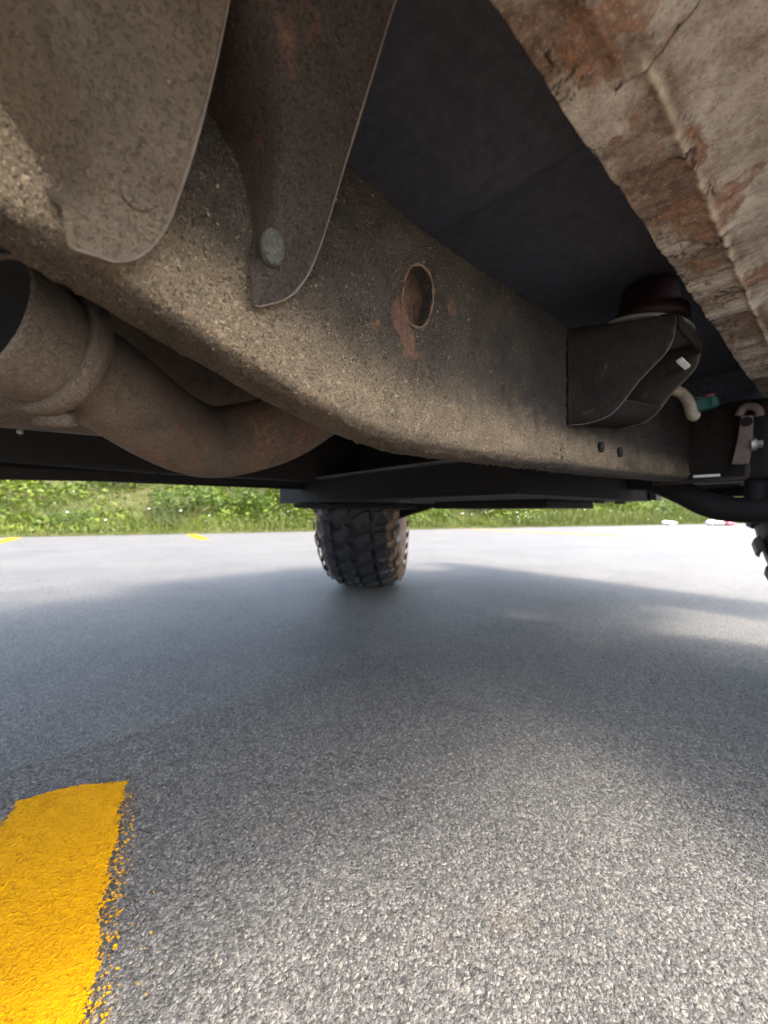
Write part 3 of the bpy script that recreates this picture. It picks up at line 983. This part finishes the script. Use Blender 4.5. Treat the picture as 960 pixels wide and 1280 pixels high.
mount_x['label'] = 'dark body mount outrigger on the near rail with a red bushing'
side_plate(0.395, 0.4400, 0.0, 'rear side plate of the body mount', M['bracket'])
side_plate(0.5380, 0.5380, 0.017, 'front side plate of the body mount', M['plate'])
def part(name, mb, mat, parent, **kw):
    """a sub-part: vertices already in world metres, its part carries the shift"""
    bmesh.ops.recalc_face_normals(mb.bm, faces=mb.bm.faces[:])
    me = bpy.data.meshes.new(name); mb.bm.to_mesh(me); mb.bm.free()
    me.materials.append(mat)
    o = bpy.data.objects.new(name, me); link(o, parent)
    if kw.get('bevel'):
        md = o.modifiers.new('bevel', 'BEVEL'); md.width = kw['bevel']; md.segments = 2; md.limit_method = 'ANGLE'
    return o


b = MB()
for a_, b_ in zip(prof[:14], prof[1:15]):
    z0, z1 = a_[1] + 0.0006, b_[1] + 0.0006
    f0, f1 = (0.18 - a_[0]) / 0.08, (0.18 - b_[0]) / 0.08
    lift = lambda z: 0.017 * (1 - (z - 0.0885) / 0.0975)
    q = [(0.396 + 0.045 * f0, a_[0], H + z0), (0.537, a_[0], H + z0 + lift(a_[1])), (0.537, b_[0], H + z1 + lift(b_[1])), (0.396 + 0.045 * f1, b_[0], H + z1)]
    b.prism(q, (0, 0, 0.002))
bmesh.ops.remove_doubles(b.bm, verts=b.bm.verts[:], dist=1e-5)
part('bottom_web', b, M['bracket'], mount_x)
b = MB(); pts = []; rad = []
for i in range(46):
    f = i / 45
    pts.append((0.3945 + 0.0006 * math.sin(i * 1.3), 0.1788, H + 0.0885 + 0.0975 * f)); rad.append(0.0019 + 0.0007 * math.sin(i * 0.9) + 0.0003 * math.sin(i * 2.3))
b.tube(pts, rad, 8); part('weld_bead', b, M['bracket'], mount_x)
for x0, x1, dz in ((0.395, 0.440, 0.0), (0.538, 0.538, 0.017)):
    b = MB(); pts = []
    for y, z in prof[::2]:
        f = min(1, (0.18 - y) / 0.08)
        pts.append((x0 + (x1 - x0) * f - 0.0008, y - 0.0003, H + z + dz * (1 - (z - 0.0885) / 0.0975) - 0.0004))
    b.tube(pts, 0.00045, 6); part('cut_edge', b, M['lip'], mount_x)
b = MB(); out = []
for j in range(40):
    a = 2 * math.pi * j / 40
    out.append((0.487 + 0.056 * math.cos(a) * (1.0 if math.cos(a) > 0 else 1.35), 0.143 + 0.047 * math.sin(a), H + 0.1862 + 0.0016 * math.cos(a)))
b.prism(out, (0, 0, 0.0034)); part('top_flange', b, M['lip'], mount_x, bevel=0.001)
b = MB(); b.lathe((0.505, 0.140, H + 0.190), (0, 0, 1), [(0, 0.0), (0, 0.0345), (0.003, 0.0370), (0.015, 0.0370), (0.018, 0.0335), (0.0185, 0.0375), (0.030, 0.0365), (0.036, 0.030), (0.06, 0.026), (0.06, 0.0)], 40)
part('bushing', b, M['red'], mount_x)
b = MB(); b.box((0.505, 0.1085, H + 0.1600), (0.536, 0.1150, H + 0.1640), Matrix.Rotation(R(-28), 3, 'X'), 0.001)
part('shim', b, M['pale'], mount_x)
b = MB(); b.box((0.445, 0.0985, H + 0.174), (0.538, 0.1020, H + 0.1865), None, 0.001)
part('end_plate', b, M['bracket'], mount_x)

# ---- rocker: flaking underside, seam ridge, layer edge
def rocker_mesh():
    xs = np.concatenate([[-1.3, -0.9, -0.6, -0.4, -0.25, -0.12], np.arange(-0.04, 0.08, 0.003), np.arange(0.08, 0.50, 0.0013), np.arange(0.50, 0.93, 0.003)])
    ys = np.concatenate([np.arange(0.0885, 0.045, -0.0009), np.arange(0.045, 0.0, -0.0018), np.arange(0.0, -0.020, -0.005)])
    X, Y = np.meshgrid(xs, ys, indexing='ij')
    Y0 = Y.copy()
    z = np.full(X.shape, 0.2)
    z = z + 0.0035 * sstep(0.052, 0.030, Y) 
    # terraces of rust scale, drawn out across the sill
    fl = fbm(X * 30, Y * 24 + X * 5, 101, 3) + 0.05 * (fbm(X * 260, Y * 260, 102, 3) - 0.5) + 0.30 * sstep(0.22, 0.55, X) * (fbm(X * 150, Y * 20, 105, 3) - 0.5)
    ths = (0.36, 0.43, 0.50, 0.57, 0.64)
    ter = np.zeros(X.shape); level = np.zeros(X.shape); crack_shade = np.zeros(X.shape)
    flange = sstep(0.046, 0.054, Y)
    seen = sstep(0.44, 0.54, fbm(X * 48 + 3, Y * 48, 107, 2))
    for q, th in enumerate(ths):
        up = sstep(th - 0.004, th + 0.004, fl)
        ter += 0.0006 * up; level += up / len(ths)
        crack_shade = np.maximum(crack_shade, (1 - sstep(0.002, 0.011, np.abs(fl - th + 0.006))) * seen * (0.9 if q < 3 else 0.55))
    ter *= flange * 0.85 + 0.15
    crack_shade *= flange
    level = 0.13 + 0.50 * level
    out_level = 0.54 + 0.7 * (fbm(X * 26, Y * 26, 108, 5) - 0.5)
    level = level * flange + out_level * (1 - flange)
    # fine layered cracks across the flange further forward
    lay = fbm(X * 190 + Y * 40, Y * 16, 109, 3)
    ter += 0.0012 * sstep(0.20, 0.36, X) * sstep(0.034, 0.048, Y) * sstep(0.48, 0.54, lay)
    ter += 0.0012 * (fbm(X * 120, Y * 120, 111, 4) - 0.5) + 0.0009 * (fbm(X * 26, Y * 26, 113, 3) - 0.5)
    z = z - ter
    # seam ridge
    rc = 0.0555 + 0.0015 * (fbm(X * 40, X * 0 + 2, 121, 3) - 0.5)
    ridge = np.exp(-((Y - rc) / 0.0022) ** 2) * sstep(0.186, 0.194, X) * (0.7 + 0.6 * fbm(X * 70, Y * 70, 123, 2))
    z = z - 0.0024 * ridge
    # thick layer edge: rear sheet laps over, ragged
    lap = X + 0.016 * (fbm(X * 40, Y * 70, 131, 4) - 0.5) + 0.12 * np.clip(Y - 0.052, 0, 1)
    z = z - 0.0034 * (1 - sstep(0.1935, 0.1958, lap)) * sstep(0.07, 0.062, Y)
    # ragged inner lip
    Yn = Y + (Y > 0.0868) * 0.0011 * (fbm(X * 55, X * 0 + 9, 141, 4) - 0.5)
    rust = np.zeros(X.shape)
    rust = np.maximum(rust, 0.75 * np.exp(-(((X - 0.176) / 0.022) ** 2) - ((Y - 0.0735) / 0.011) ** 2))
    rust = np.maximum(rust, 0.75 * np.exp(-(((X - 0.226) / 0.006) ** 2) - ((Y - 0.0775) / 0.006) ** 2))
    rust = np.maximum(rust, 0.62 * np.exp(-(((X - 0.40) / 0.035) ** 2) - ((Y - 0.0745) / 0.009) ** 2))
    rust = np.maximum(rust, 0.60 * np.exp(-((lap - 0.1945) / 0.0045) ** 2) * (Y < 0.066))
    rust = np.maximum(rust, 0.60 * sstep(0.62, 0.72, fbm(X * 24 + 9, Y * 30, 157, 4)))
    dust_and_light = 0.9 * ridge * sstep(0.30, 0.62, fbm(X * 170, Y * 170, 161, 3))
    crack_shade = np.maximum(crack_shade, (1 - sstep(0.0003, 0.0012, np.abs(lap - 0.1958))) * (Y < 0.068))
    lc = (1 - sstep(0.004, 0.020, np.abs(lay - 0.48))) * sstep(0.26, 0.42, X) * (Y > 0.05) * 0.35 * (fbm(X * 60, Y * 30, 119, 2) > 0.5)
    crack_shade = np.maximum(crack_shade, lc)
    # skirt going up at the inner lip and the outer side so the sill has depth
    n, m = X.shape
    top_in = np.stack([X[:, :1], Yn[:, :1] - 0.004, z[:, :1] + 0.05], -1)
    main = np.stack([X, Yn, z], -1)
    top_out = np.stack([X[:, :1], np.full((n, 1), -0.022), z[:, -1:] + 0.06], -1)
    Vv = np.concatenate([top_in, main, top_out], 1)
    pad = lambda a: np.concatenate([a[:, :1], a, a[:, -1:]], 1)
    Vv[..., 2] += H
    return fast_mesh('rocker_panel', Vv.reshape(-1, 3), grid_faces(n, m + 2, flip=True), M['rocker'], True, {'rust': pad(rust), 'dust_and_light': pad(dust_and_light), 'crack_shade': pad(crack_shade), 'level': pad(level)})


rocker = place('rocker_panel', rocker_mesh(), truck)
rocker['label'] = 'flaking rusty rocker panel with a raised seam, upper right'

# ---- floor, firewall, wheel house (dark undercoat)
xs = np.arange(-1.3, 0.96, 0.008); ys = np.concatenate([np.arange(0.075, 1.0, 0.010), [1.03, 1.055]])
X, Y = np.meshgrid(xs, ys, indexing='ij')
Z = 0.262 - 0.016 * sstep(0.225, 0.235, X + 0.12 * (Y - 0.15)) * (1 - sstep(0.268, 0.278, X + 0.12 * (Y - 0.15))) + 0.002 * (fbm(X * 30, Y * 30, 171, 3) - 0.5)
Z = Z - 0.006 * sstep(0.40, 0.42, X)
fp = place('floor_pan', fast_mesh('floor_pan', np.stack([X.ravel(), Y.ravel(), Z.ravel() + H], 1), grid_faces(len(xs), len(ys), flip=True), M['undercoat']), truck)
fp.modifiers.new('thick', 'SOLIDIFY').thickness = 0.004
b = MB(); b.box((0.58, 0.985, H + 0.17), (0.94, 0.995, H + 0.275), None, 0.002); b.build('wheel_house', M['undercoat'], truck)
b = MB(); b.box((0.94, 0.0, H + 0.150), (0.955, 0.30, H + 0.60), None, 0.002); b.box((0.94, 0.30, H + 0.22), (0.955, 1.03, H + 0.60), None, 0.002)
b.build('firewall', M['undercoat'], truck)
# ---- exhaust
ctrl = [(-0.029, 0.2675, 0.0957), (0.004, 0.290, 0.088), (0.026, 0.308, 0.081), (0.056, 0.332, 0.069), (0.082, 0.352, 0.063), (0.106, 0.362, 0.0625), (0.136, 0.357, 0.070), (0.167, 0.345, 0.084), (0.237, 0.345, 0.128), (0.33, 0.36, 0.150), (0.60, 0.40, 0.165), (0.92, 0.42, 0.20)]
path = smooth_path([(c[0], c[1], c[2] + H) for c in ctrl], 120)
pr = [0.0288 + 0.0030 * min(1.0, i / 45) for i in range(len(path))]
b = MB(); b.tube([tuple(p_) for p_ in path[7:]], pr[7:], 40, caps=False)
ex = b.build('exhaust_pipe', M['exhaust'], truck)
me = ex.data
co = np.zeros(len(me.vertices) * 3); me.vertices.foreach_get('co', co); co = co.reshape(-1, 3)
for nm, val in (('rust', 0.72 * sstep(0.42, 0.62, fbm(co[:, 0] * 30, co[:, 1] * 30 + co[:, 2] * 20, 181, 4))), ('dust_and_light', 0.1 + 0 * co[:, 0]), ('crack_shade', 0 * co[:, 0])):
    at = me.attributes.new(nm, 'FLOAT', 'POINT'); at.data.foreach_set('value', val.astype(np.float32))
ex['label'] = 'thick rusty exhaust pipe bending down behind the near rail'
p0, p1 = Vector(path[0]), Vector(path[6]); ax = (p1 - p0).normalized()
b = MB(); b.lathe(p0, ax, [(0.006, 0.0303), (0.001, 0.0318), (-0.001, 0.0328), (0.001, 0.0338), (0.006, 0.0338), (0.018, 0.0330), (0.030, 0.0316), (0.038, 0.0302), (0.041, 0.0285)], 56)
b.build('collar', M['exhaust'], ex)
b = MB(); b.lathe(p0, ax, [(0.0015, 0.0314), (0.005, 0.0290), (0.018, 0.0270), (0.018, 0.0)], 40)
b.build('shade_lining', M['black'], ex)  # black liner painting in the shade inside the open pipe
b = MB(); q = p0 + ax * 0.033
b.lathe(q, ax, [(-0.0052, 0.0305), (-0.0055, 0.0352), (-0.0042, 0.0366), (0.0042, 0.0366), (0.0055, 0.0352), (0.0052, 0.0290)], 56)
b.lathe(q + Vector((0.0, -0.0, -0.0375)), Vector((-0.7, 0.7, 0)), [(-0.010, 0.0), (-0.0105, 0.0042), (0.0105, 0.0052), (0.010, 0)], 6)
b.build('clamp', M['exhaust'], ex)
for q in [c for c in ex.children if c.name.startswith(('collar', 'clamp'))]:
    n_ = len(q.data.vertices)
    at = q.data.attributes.new('rust', 'FLOAT', 'POINT'); at.data.foreach_set('value', np.full(n_, 0.25, np.float32))
    at = q.data.attributes.new('dust_and_light', 'FLOAT', 'POINT'); at.data.foreach_set('value', np.full(n_, 0.35, np.float32))
# second, bulky round shell behind the bend
b = MB(); b.lathe((0.10, 0.50, H + 0.155), Vector((1, 0.15, 0.05)), [(-0.26, 0.0), (-0.26, 0.05), (-0.22, 0.072), (0.10, 0.074), (0.16, 0.055), (0.20, 0.03), (0.5, 0.03), (0.5, 0)], 44)
b.build('transmission', M['exhaust'], truck)

# ---- skid plate, flange and brackets below the engine
sk = bpy.data.objects.new('skid_plate', None); link(sk, truck); sk.location = top_loc(truck)
sk['label'] = 'black skid plate tray hanging in the middle under the engine'
b = MB(); b.box((0.50, 0.30, H + 0.026), (1.10, 1.08, H + 0.032), None, 0.001)
b.box((0.50, 0.30, H + 0.032), (0.506, 1.08, H + 0.082), None, 0.001); b.box((0.506, 0.30, H + 0.032), (1.10, 0.306, H + 0.080), None, 0.001)
b.box((0.506, 1.074, H + 0.032), (1.10, 1.08, H + 0.082), None, 0.001)
part('tray', b, M['black'], sk)
b = MB(); b.box((0.484, 0.32, H + 0.082), (0.512, 1.10, H + 0.087), None, 0.001)
part('lip', b, M['lip'], sk)
b = MB(); b.box((1.085, 0.285, H + 0.028), (1.125, 0.299, H + 0.086), None, 0.002); b.box((1.112, 0.299, H + 0.030), (1.125, 0.36, H + 0.080), None, 0.002)
part('end_bracket', b, M['lip'], sk)
for bx, by in ((0.56, 0.96), (0.56, 0.60), (0.90, 0.34), (1.02, 0.34)):
    b = MB(); b.lathe((bx, by, H + 0.0262), (0, 0, -1), [(0, 0.012), (0.006, 0.012), (0.0075, 0.010), (0.0075, 0)], 6)
    part('bolt', b, M['lip'], sk)
b = MB(); b.prism([(0.52, 1.03, H + 0.012), (0.60, 1.09, H + 0.010), (0.86, 1.02, H + 0.004), (0.86, 0.86, H + 0.010), (0.56, 0.90, H + 0.012)], (0, 0, 0.012))
part('lower_plate', b, M['brown_black'], sk, bevel=0.002)
b = MB(); b.box((0.78, 0.40, H + 0.0085), (1.02, 0.72, H + 0.0255), None, 0.003)
part('drain_plate', b, M['black'], sk)

# ---- far side step and inner sill
st = bpy.data.objects.new('side_step', None); link(st, truck); st.location = top_loc(truck)
st['label'] = 'black side step along the far side of the truck'
b = MB(); b.prism([(-1.25, 0.926, H + 0.020), (0.58, 0.926, H + 0.0745), (0.58, 0.985, H + 0.080), (-1.25, 0.985, H + 0.026)], (0, 0, 0.030))
part('step_board', b, M['black'], st, bevel=0.004)
b = MB(); b.prism([(-1.25, 0.920, H + 0.021), (0.57, 0.920, H + 0.0752), (0.57, 0.920, H + 0.096), (-1.25, 0.920, H + 0.040)], (0, 0.005, 0))
part('flange', b, M['brown_black'], st)
b = MB(); b.box((-1.25, 0.935, H + 0.060), (0.58, 0.945, H + 0.27), None, 0.003)
part('inner_sill', b, M['black'], st)
for bx in (-0.05, -0.5):
    b = MB(); b.lathe((bx, 0.845, H + 0.128), (0, -1, 0), [(0, 0.005), (0.004, 0.005), (0.005, 0.004), (0.005, 0)], 6)
    part('bolt', b, M['bolt'], st)

# ---- wheels: tyre with lugs and biters, rim, drum
RO = 0.378


def tyre_mesh():
    b = MB()
    prof = [(-0.098, 0.205), (-0.118, 0.225), (-0.134, 0.262), (-0.138, 0.295), (-0.132, 0.325), (-0.122, 0.345), (-0.108, 0.352), (-0.06, 0.3565), (0, 0.358), (0.06, 0.3565), (0.108, 0.352), (0.122, 0.345), (0.132, 0.325), (0.138, 0.295), (0.134, 0.262), (0.118, 0.225), (0.098, 0.205)]
    b.lathe((0, 0, 0), (0, 1, 0), prof, 120)
    for f in b.bm.faces:
        c = f.calc_center_median()
        f.material_index = 1 if (abs(c.y) > 0.112 and math.hypot(c.x, c.z) > 0.24) else 0
    N = 33; P = 2 * math.pi / N

    def pt(v, r, u, k):
        a = (k + u) * P
        return b.bm.verts.new((r * math.cos(a), v, r * math.sin(a)))

    def lug(outline, k, rb, rt, shrink=0.90, mi=0):
        cv = sum(o[0] for o in outline) / len(outline); cu = sum(o[1] for o in outline) / len(outline)
        lo = [pt(v, rb(v), u, k) for v, u in outline]
        hi = [pt(cv + (v - cv) * shrink, rt(v), cu + (u - cu) * shrink, k) for v, u in outline]
        n = len(lo)
        fs = [b.bm.faces.new(hi)]
        for i in range(n):
            fs.append(b.bm.faces.new((lo[i], lo[(i + 1) % n], hi[(i + 1) % n], hi[i])))
        for f in fs: f.material_index = mi

    rb = lambda v: 0.347
    rt = lambda v: RO - 0.9 * v * v
    for k in range(N):
        # centre blocks: two interlocking hooked rows
        lug([(-0.060, 0.02), (-0.030, 0.12), (-0.002, 0.42), (-0.006, 0.80), (-0.022, 0.90), (-0.036, 0.62), (-0.062, 0.52)], k, rb, rt)
        lug([(0.060, 0.48), (0.034, 0.40), (0.006, 0.08), (0.008, -0.26), (0.024, -0.36), (0.038, -0.08), (0.062, 0.02)], k, rb, rt)
        for sgn in (-1, 1):
            w_ = 0.128 if k % 2 else 0.118
            off = 0.05 if sgn < 0 else 0.55
            lug([(sgn * 0.070, off + 0.04), (sgn * 0.070, off + 0.60), (sgn * 0.094, off + 0.74), (sgn * 0.120, off + 0.70), (sgn * w_, off + 0.62), (sgn * w_, off + 0.06), (sgn * 0.100, off - 0.02)], k, rb, lambda v: RO - 0.9 * v * v - 0.9 * max(0, abs(v) - 0.10), 0.93)
            # side biters running down the shoulder
            for u0, L_ in ((off + 0.08, 0.285 if k % 2 else 0.305), ):
                a = [(0.1290, 0.348), (0.1420, 0.322), (0.1445, L_)]
                q = []
                for v, r_ in a:
                    q.append((pt(sgn * v, r_, u0, k), pt(sgn * (v + 0.004), r_ + 0.002, u0 + 0.08, k), pt(sgn * (v + 0.004), r_ + 0.002, u0 + 0.46, k), pt(sgn * v, r_, u0 + 0.54, k)))
                for i in range(2):
                    for j in range(3):
                        f = b.bm.faces.new((q[i][j], q[i][j + 1], q[i + 1][j + 1], q[i + 1][j])); f.material_index = 1
                f = b.bm.faces.new(q[2]); f.material_index = 1
                f = b.bm.faces.new(q[0][::-1]); f.material_index = 1
    bmesh.ops.recalc_face_normals(b.bm, faces=b.bm.faces[:])
    # flatten the contact patch a little
    for v in b.bm.verts:
        pass
    me = bpy.data.meshes.new('tyre'); b.bm.to_mesh(me); b.bm.free()
    me.materials.append(M['rubber']); me.materials.append(M['mud'])
    return me


TY = tyre_mesh()
TY2 = TY.copy()
TY2.materials[1] = M['rubber']


def wheel(loc, steer, inner, label, tyre_data):
    e = bpy.data.objects.new('wheel', None); link(e, truck)
    e.location = Vector(loc) - truck.location
    e.rotation_euler = (0, 0, R(steer))
    e['label'] = label
    t = bpy.data.objects.new('tyre', tyre_data); link(t, e); t.rotation_euler = (0, R(random.uniform(0, 9)), 0)
    s = -inner                        # outer side direction along local y
    b = MB(); b.lathe((0, 0, 0), (0, s, 0), [(-0.105, 0.208), (-0.098, 0.196), (0.02, 0.185), (0.05, 0.15), (0.06, 0.07), (0.085, 0.065), (0.09, 0.0)], 48); part('rim', b, M['brown_black'], e)
    b = MB(); b.lathe((0, 0, 0), (0, -s, 0), [(0.0, 0.0), (0.0, 0.155), (0.012, 0.158), (0.012, 0.08), (0.06, 0.07), (0.065, 0.04), (0.14, 0.035), (0.14, 0.0)], 40); part('brake_disc', b, M['brown_black'], e)
    return e


wheel((0.97, 1.25, RO - 0.003), 43, -1, 'far front wheel with muddy inner sidewall, turned', TY)
wheel((0.97, -0.185, RO - 0.003), 41, 1, 'near front wheel cut off by the right edge', TY2)
b = MB(); b.box((0.93, 0.075, H + 0.058), (1.0, 0.195, H + 0.20), None, 0.012); b.cyl((0.96, 0.10, H + 0.0), (0.96, 0.10, H + 0.07), 0.016, 12)
b.build('steering_knuckle', M['black'], truck)

# ---- control arms and steering
b = MB(); b.tube([(0.94, 0.86, H + 0.045), (0.945, 0.96, H + 0.025), (0.955, 1.06, H - 0.002), (0.965, 1.16, H - 0.012)], [0.030, 0.030, 0.026, 0.030], 14)
b.tube([(0.78, 0.90, H + 0.04), (0.86, 1.00, H + 0.02), (0.95, 1.12, H - 0.005)], 0.018, 10)
b.build('control_arm', M['black'], truck)['label'] = 'black control arm of the far wheel'
b = MB(); b.tube([(p_[0], p_[1], p_[2]) for p_ in smooth_path([(0.96, 0.30, H + 0.072), (0.96, 0.2596, H + 0.066), (0.96, 0.21, H + 0.040), (0.96, 0.168, H + 0.014), (0.96, 0.125, H + 0.004), (0.96, 0.05, H + 0.006), (0.96, -0.08, H + 0.010)], 30)], 0.0235, 14)
b.build('control_arm', M['black'], truck)['label'] = 'black curved control arm of the near wheel'
b = MB(); b.tube([(1.06, 0.20, H + 0.04), (1.05, -0.05, H + 0.05)], 0.011, 10); b.build('tie_rod', M['black'], truck)

# ---- suspension bracket ahead of the rail's cut end, link, rod, hose, connector
sb = bpy.data.objects.new('suspension_bracket', None); link(sb, truck); sb.location = top_loc(truck)
sb['label'] = 'dark suspension bracket at the front end of the near rail'
b = MB(); b.prism([(0.876, 0.200, H + 0.060), (0.876, 0.205, H + 0.185), (0.876, 0.098, H + 0.188), (0.876, 0.092, H + 0.150), (0.876, 0.112, H + 0.085), (0.876, 0.140, H + 0.062)], (0.006, 0, 0))
part('plate', b, M['bracket'], sb, bevel=0.001)
b = MB(); b.prism([(0.862, 0.1205, H + 0.080), (0.862, 0.0990, H + 0.078), (0.862, 0.0945, H + 0.120), (0.862, 0.0935, H + 0.158), (0.862, 0.1085, H + 0.160), (0.862, 0.1130, H + 0.120)], (0.012, 0, 0))
part('strut', b, M['pink_brown'], sb, bevel=0.002)
b = MB(); b.tube([tuple(p_) for p_ in smooth_path([(0.866, 0.112, H + 0.160), (0.866, 0.106, H + 0.172), (0.866, 0.096, H + 0.173), (0.866, 0.088, H + 0.166), (0.866, 0.087, H + 0.155)], 16)], 0.0062, 10)
part('hook', b, M['pink_brown'], sb)
b = MB(); b.cyl((0.858, 0.101, H + 0.148), (0.866, 0.101, H + 0.148), 0.0075, 12); part('bolt_hole', b, M['black'], sb)
b = MB(); b.lathe((0.864, 0.0925, H + 0.110), Vector((0.2, -1, 0)), [(-0.004, 0.010), (0.003, 0.010), (0.003, 0.006), (0.010, 0.006), (0.010, 0)], 6); part('bolt', b, M['bolt'], sb)
b = MB(); b.tube([tuple(p_) for p_ in smooth_path([(0.85, 0.230, H + 0.053), (0.85, 0.18, H + 0.0545), (0.85, 0.13, H + 0.0546), (0.85, 0.107, H + 0.0548), (0.85, 0.1005, H + 0.060), (0.85, 0.0995, H + 0.078)], 24)], 0.0046, 10)
b.build('link_rod', M['plate'], truck)
b = MB(); b.box((0.836, 0.131, H + 0.0590), (0.842, 0.166, H + 0.0635), None, 0.001); b.build('rod_tag', M['pale'], truck)
b = MB(); b.tube([tuple(p_) for p_ in smooth_path([(0.68, 0.175, H + 0.172), (0.69, 0.163, H + 0.181), (0.70, 0.152, H + 0.174), (0.70, 0.144, H + 0.158), (0.70, 0.1405, H + 0.142), (0.705, 0.137, H + 0.138)], 24)], [0.0075] * 21 + [0.0085] * 4 if False else 0.0075, 12)
b.build('hose', M['hose'], truck)['label'] = 'short dusty hose curling over the rail beside the body mount'
cn = bpy.data.objects.new('connector', None); link(cn, truck); cn.location = top_loc(truck)
cn['label'] = 'teal wiring plug with pink wire above the suspension bracket'
b = MB(); b.box((0.79, 0.131, H + 0.1665), (0.81, 0.1575, H + 0.1835), Matrix.Rotation(R(-8), 3, 'X'), 0.002); b.box((0.785, 0.126, H + 0.168), (0.80, 0.133, H + 0.181), Matrix.Rotation(R(-8), 3, 'X'), 0.001)
part('plug', b, M['teal'], cn)
b = MB(); b.tube([(0.80, 0.146, H + 0.186), (0.80, 0.138, H + 0.1885), (0.80, 0.1315, H + 0.1870)], 0.0026, 8); part('wire', b, M['pinkwire'], cn)
b = MB(); b.tube([(0.80, 0.163, H + 0.197), (0.80, 0.157, H + 0.187), (0.80, 0.146, H + 0.187)], 0.0016, 6); part('clip', b, M['bolt'], cn)

# ---- upper body (mostly overhead and out of view; it carries the shade)
b = MB()
for y0, y1 in ((-0.040, -0.025), (1.055, 1.07)):
    b.box((-2.2, y0, 0.56), (0.50, y1, 1.02), None, 0.004)
    b.box((0.50, y0, 0.78), (1.46, y1, 0.92), None, 0.004)
b.box((-2.2, -0.025, 0.56), (-2.18, 1.055, 1.02)); b.box((-2.18, -0.025, 0.66), (-1.31, 1.055, 0.68))
b.build('body_side', M['body'], truck)
b = MB(); b.prism([(0.945, 0.03, 0.94), (1.72, 0.10, 0.90), (1.72, 0.93, 0.90), (0.945, 1.00, 0.94)], (0, 0, 0.03)); b.build('hood', M['body'], truck, bevel=0.01)
for y0 in (-0.30, 1.0):
    b = MB(); b.box((0.50, y0, 0.88), (1.40, y0 + 0.33, 0.905), None, 0.004); b.build('fender', M['body'], truck)
for y1, y2 in ((0.02, 0.035), (0.995, 1.01)):
    b = MB(); b.box((0.470, y1, 0.62), (1.00, y2, 0.88)); b.box((1.00, y1, 0.46), (1.60, y2, 0.88))  # low forward box is an unseen extension that trims the sun patch
    b.build('inner_fender', M['undercoat'], truck)
b = MB(); b.box((1.70, 0.14, 0.55), (1.715, 0.90, 0.90), None, 0.003); b.build('grille', M['body'], truck)
b = MB(); b.box((1.80, -0.20, 0.38), (1.92, 1.22, 0.62), None, 0.01); b.build('bumper', M['black'], truck)  # made deep and low so its shadow band darkens the ground
b = MB()
for py in (-0.02, 1.02):
    b.tube([(0.45, py, 1.02), (0.25, py, 1.55)], 0.022, 10)
b.tube([(0.25, -0.03, 1.55), (0.25, 1.06, 1.55)], 0.022, 10)
b.build('windscreen_frame', M['body'], truck)
b = MB(); b.box((1.44, 0.16, 0.41), (1.46, 0.90, 0.80), None, 0.003); b.build('front_shade_panel', M['black'], truck)  # unseen panel added to block sun reaching under the front
b = MB(); b.prism([(1.62, -0.15, 0.40), (1.62, 0.10, 0.40), (1.40, 0.27, 0.40), (1.20, 0.28, 0.40), (1.20, 0.60, 0.40), (1.34, 1.0, 0.40), (1.795, 1.12, 0.40), (1.795, -0.15, 0.40)], (0, 0, 0.006)); b.build('front_shade_pan', M['black'], truck)  # unseen pan added, outline cut to shape the sun patch and stop leaks
b = MB(); b.box((0.955, 0.33, 0.46), (1.45, 0.72, 0.86), None, 0.03); b.build('engine_block', M['brown_black'], truck)
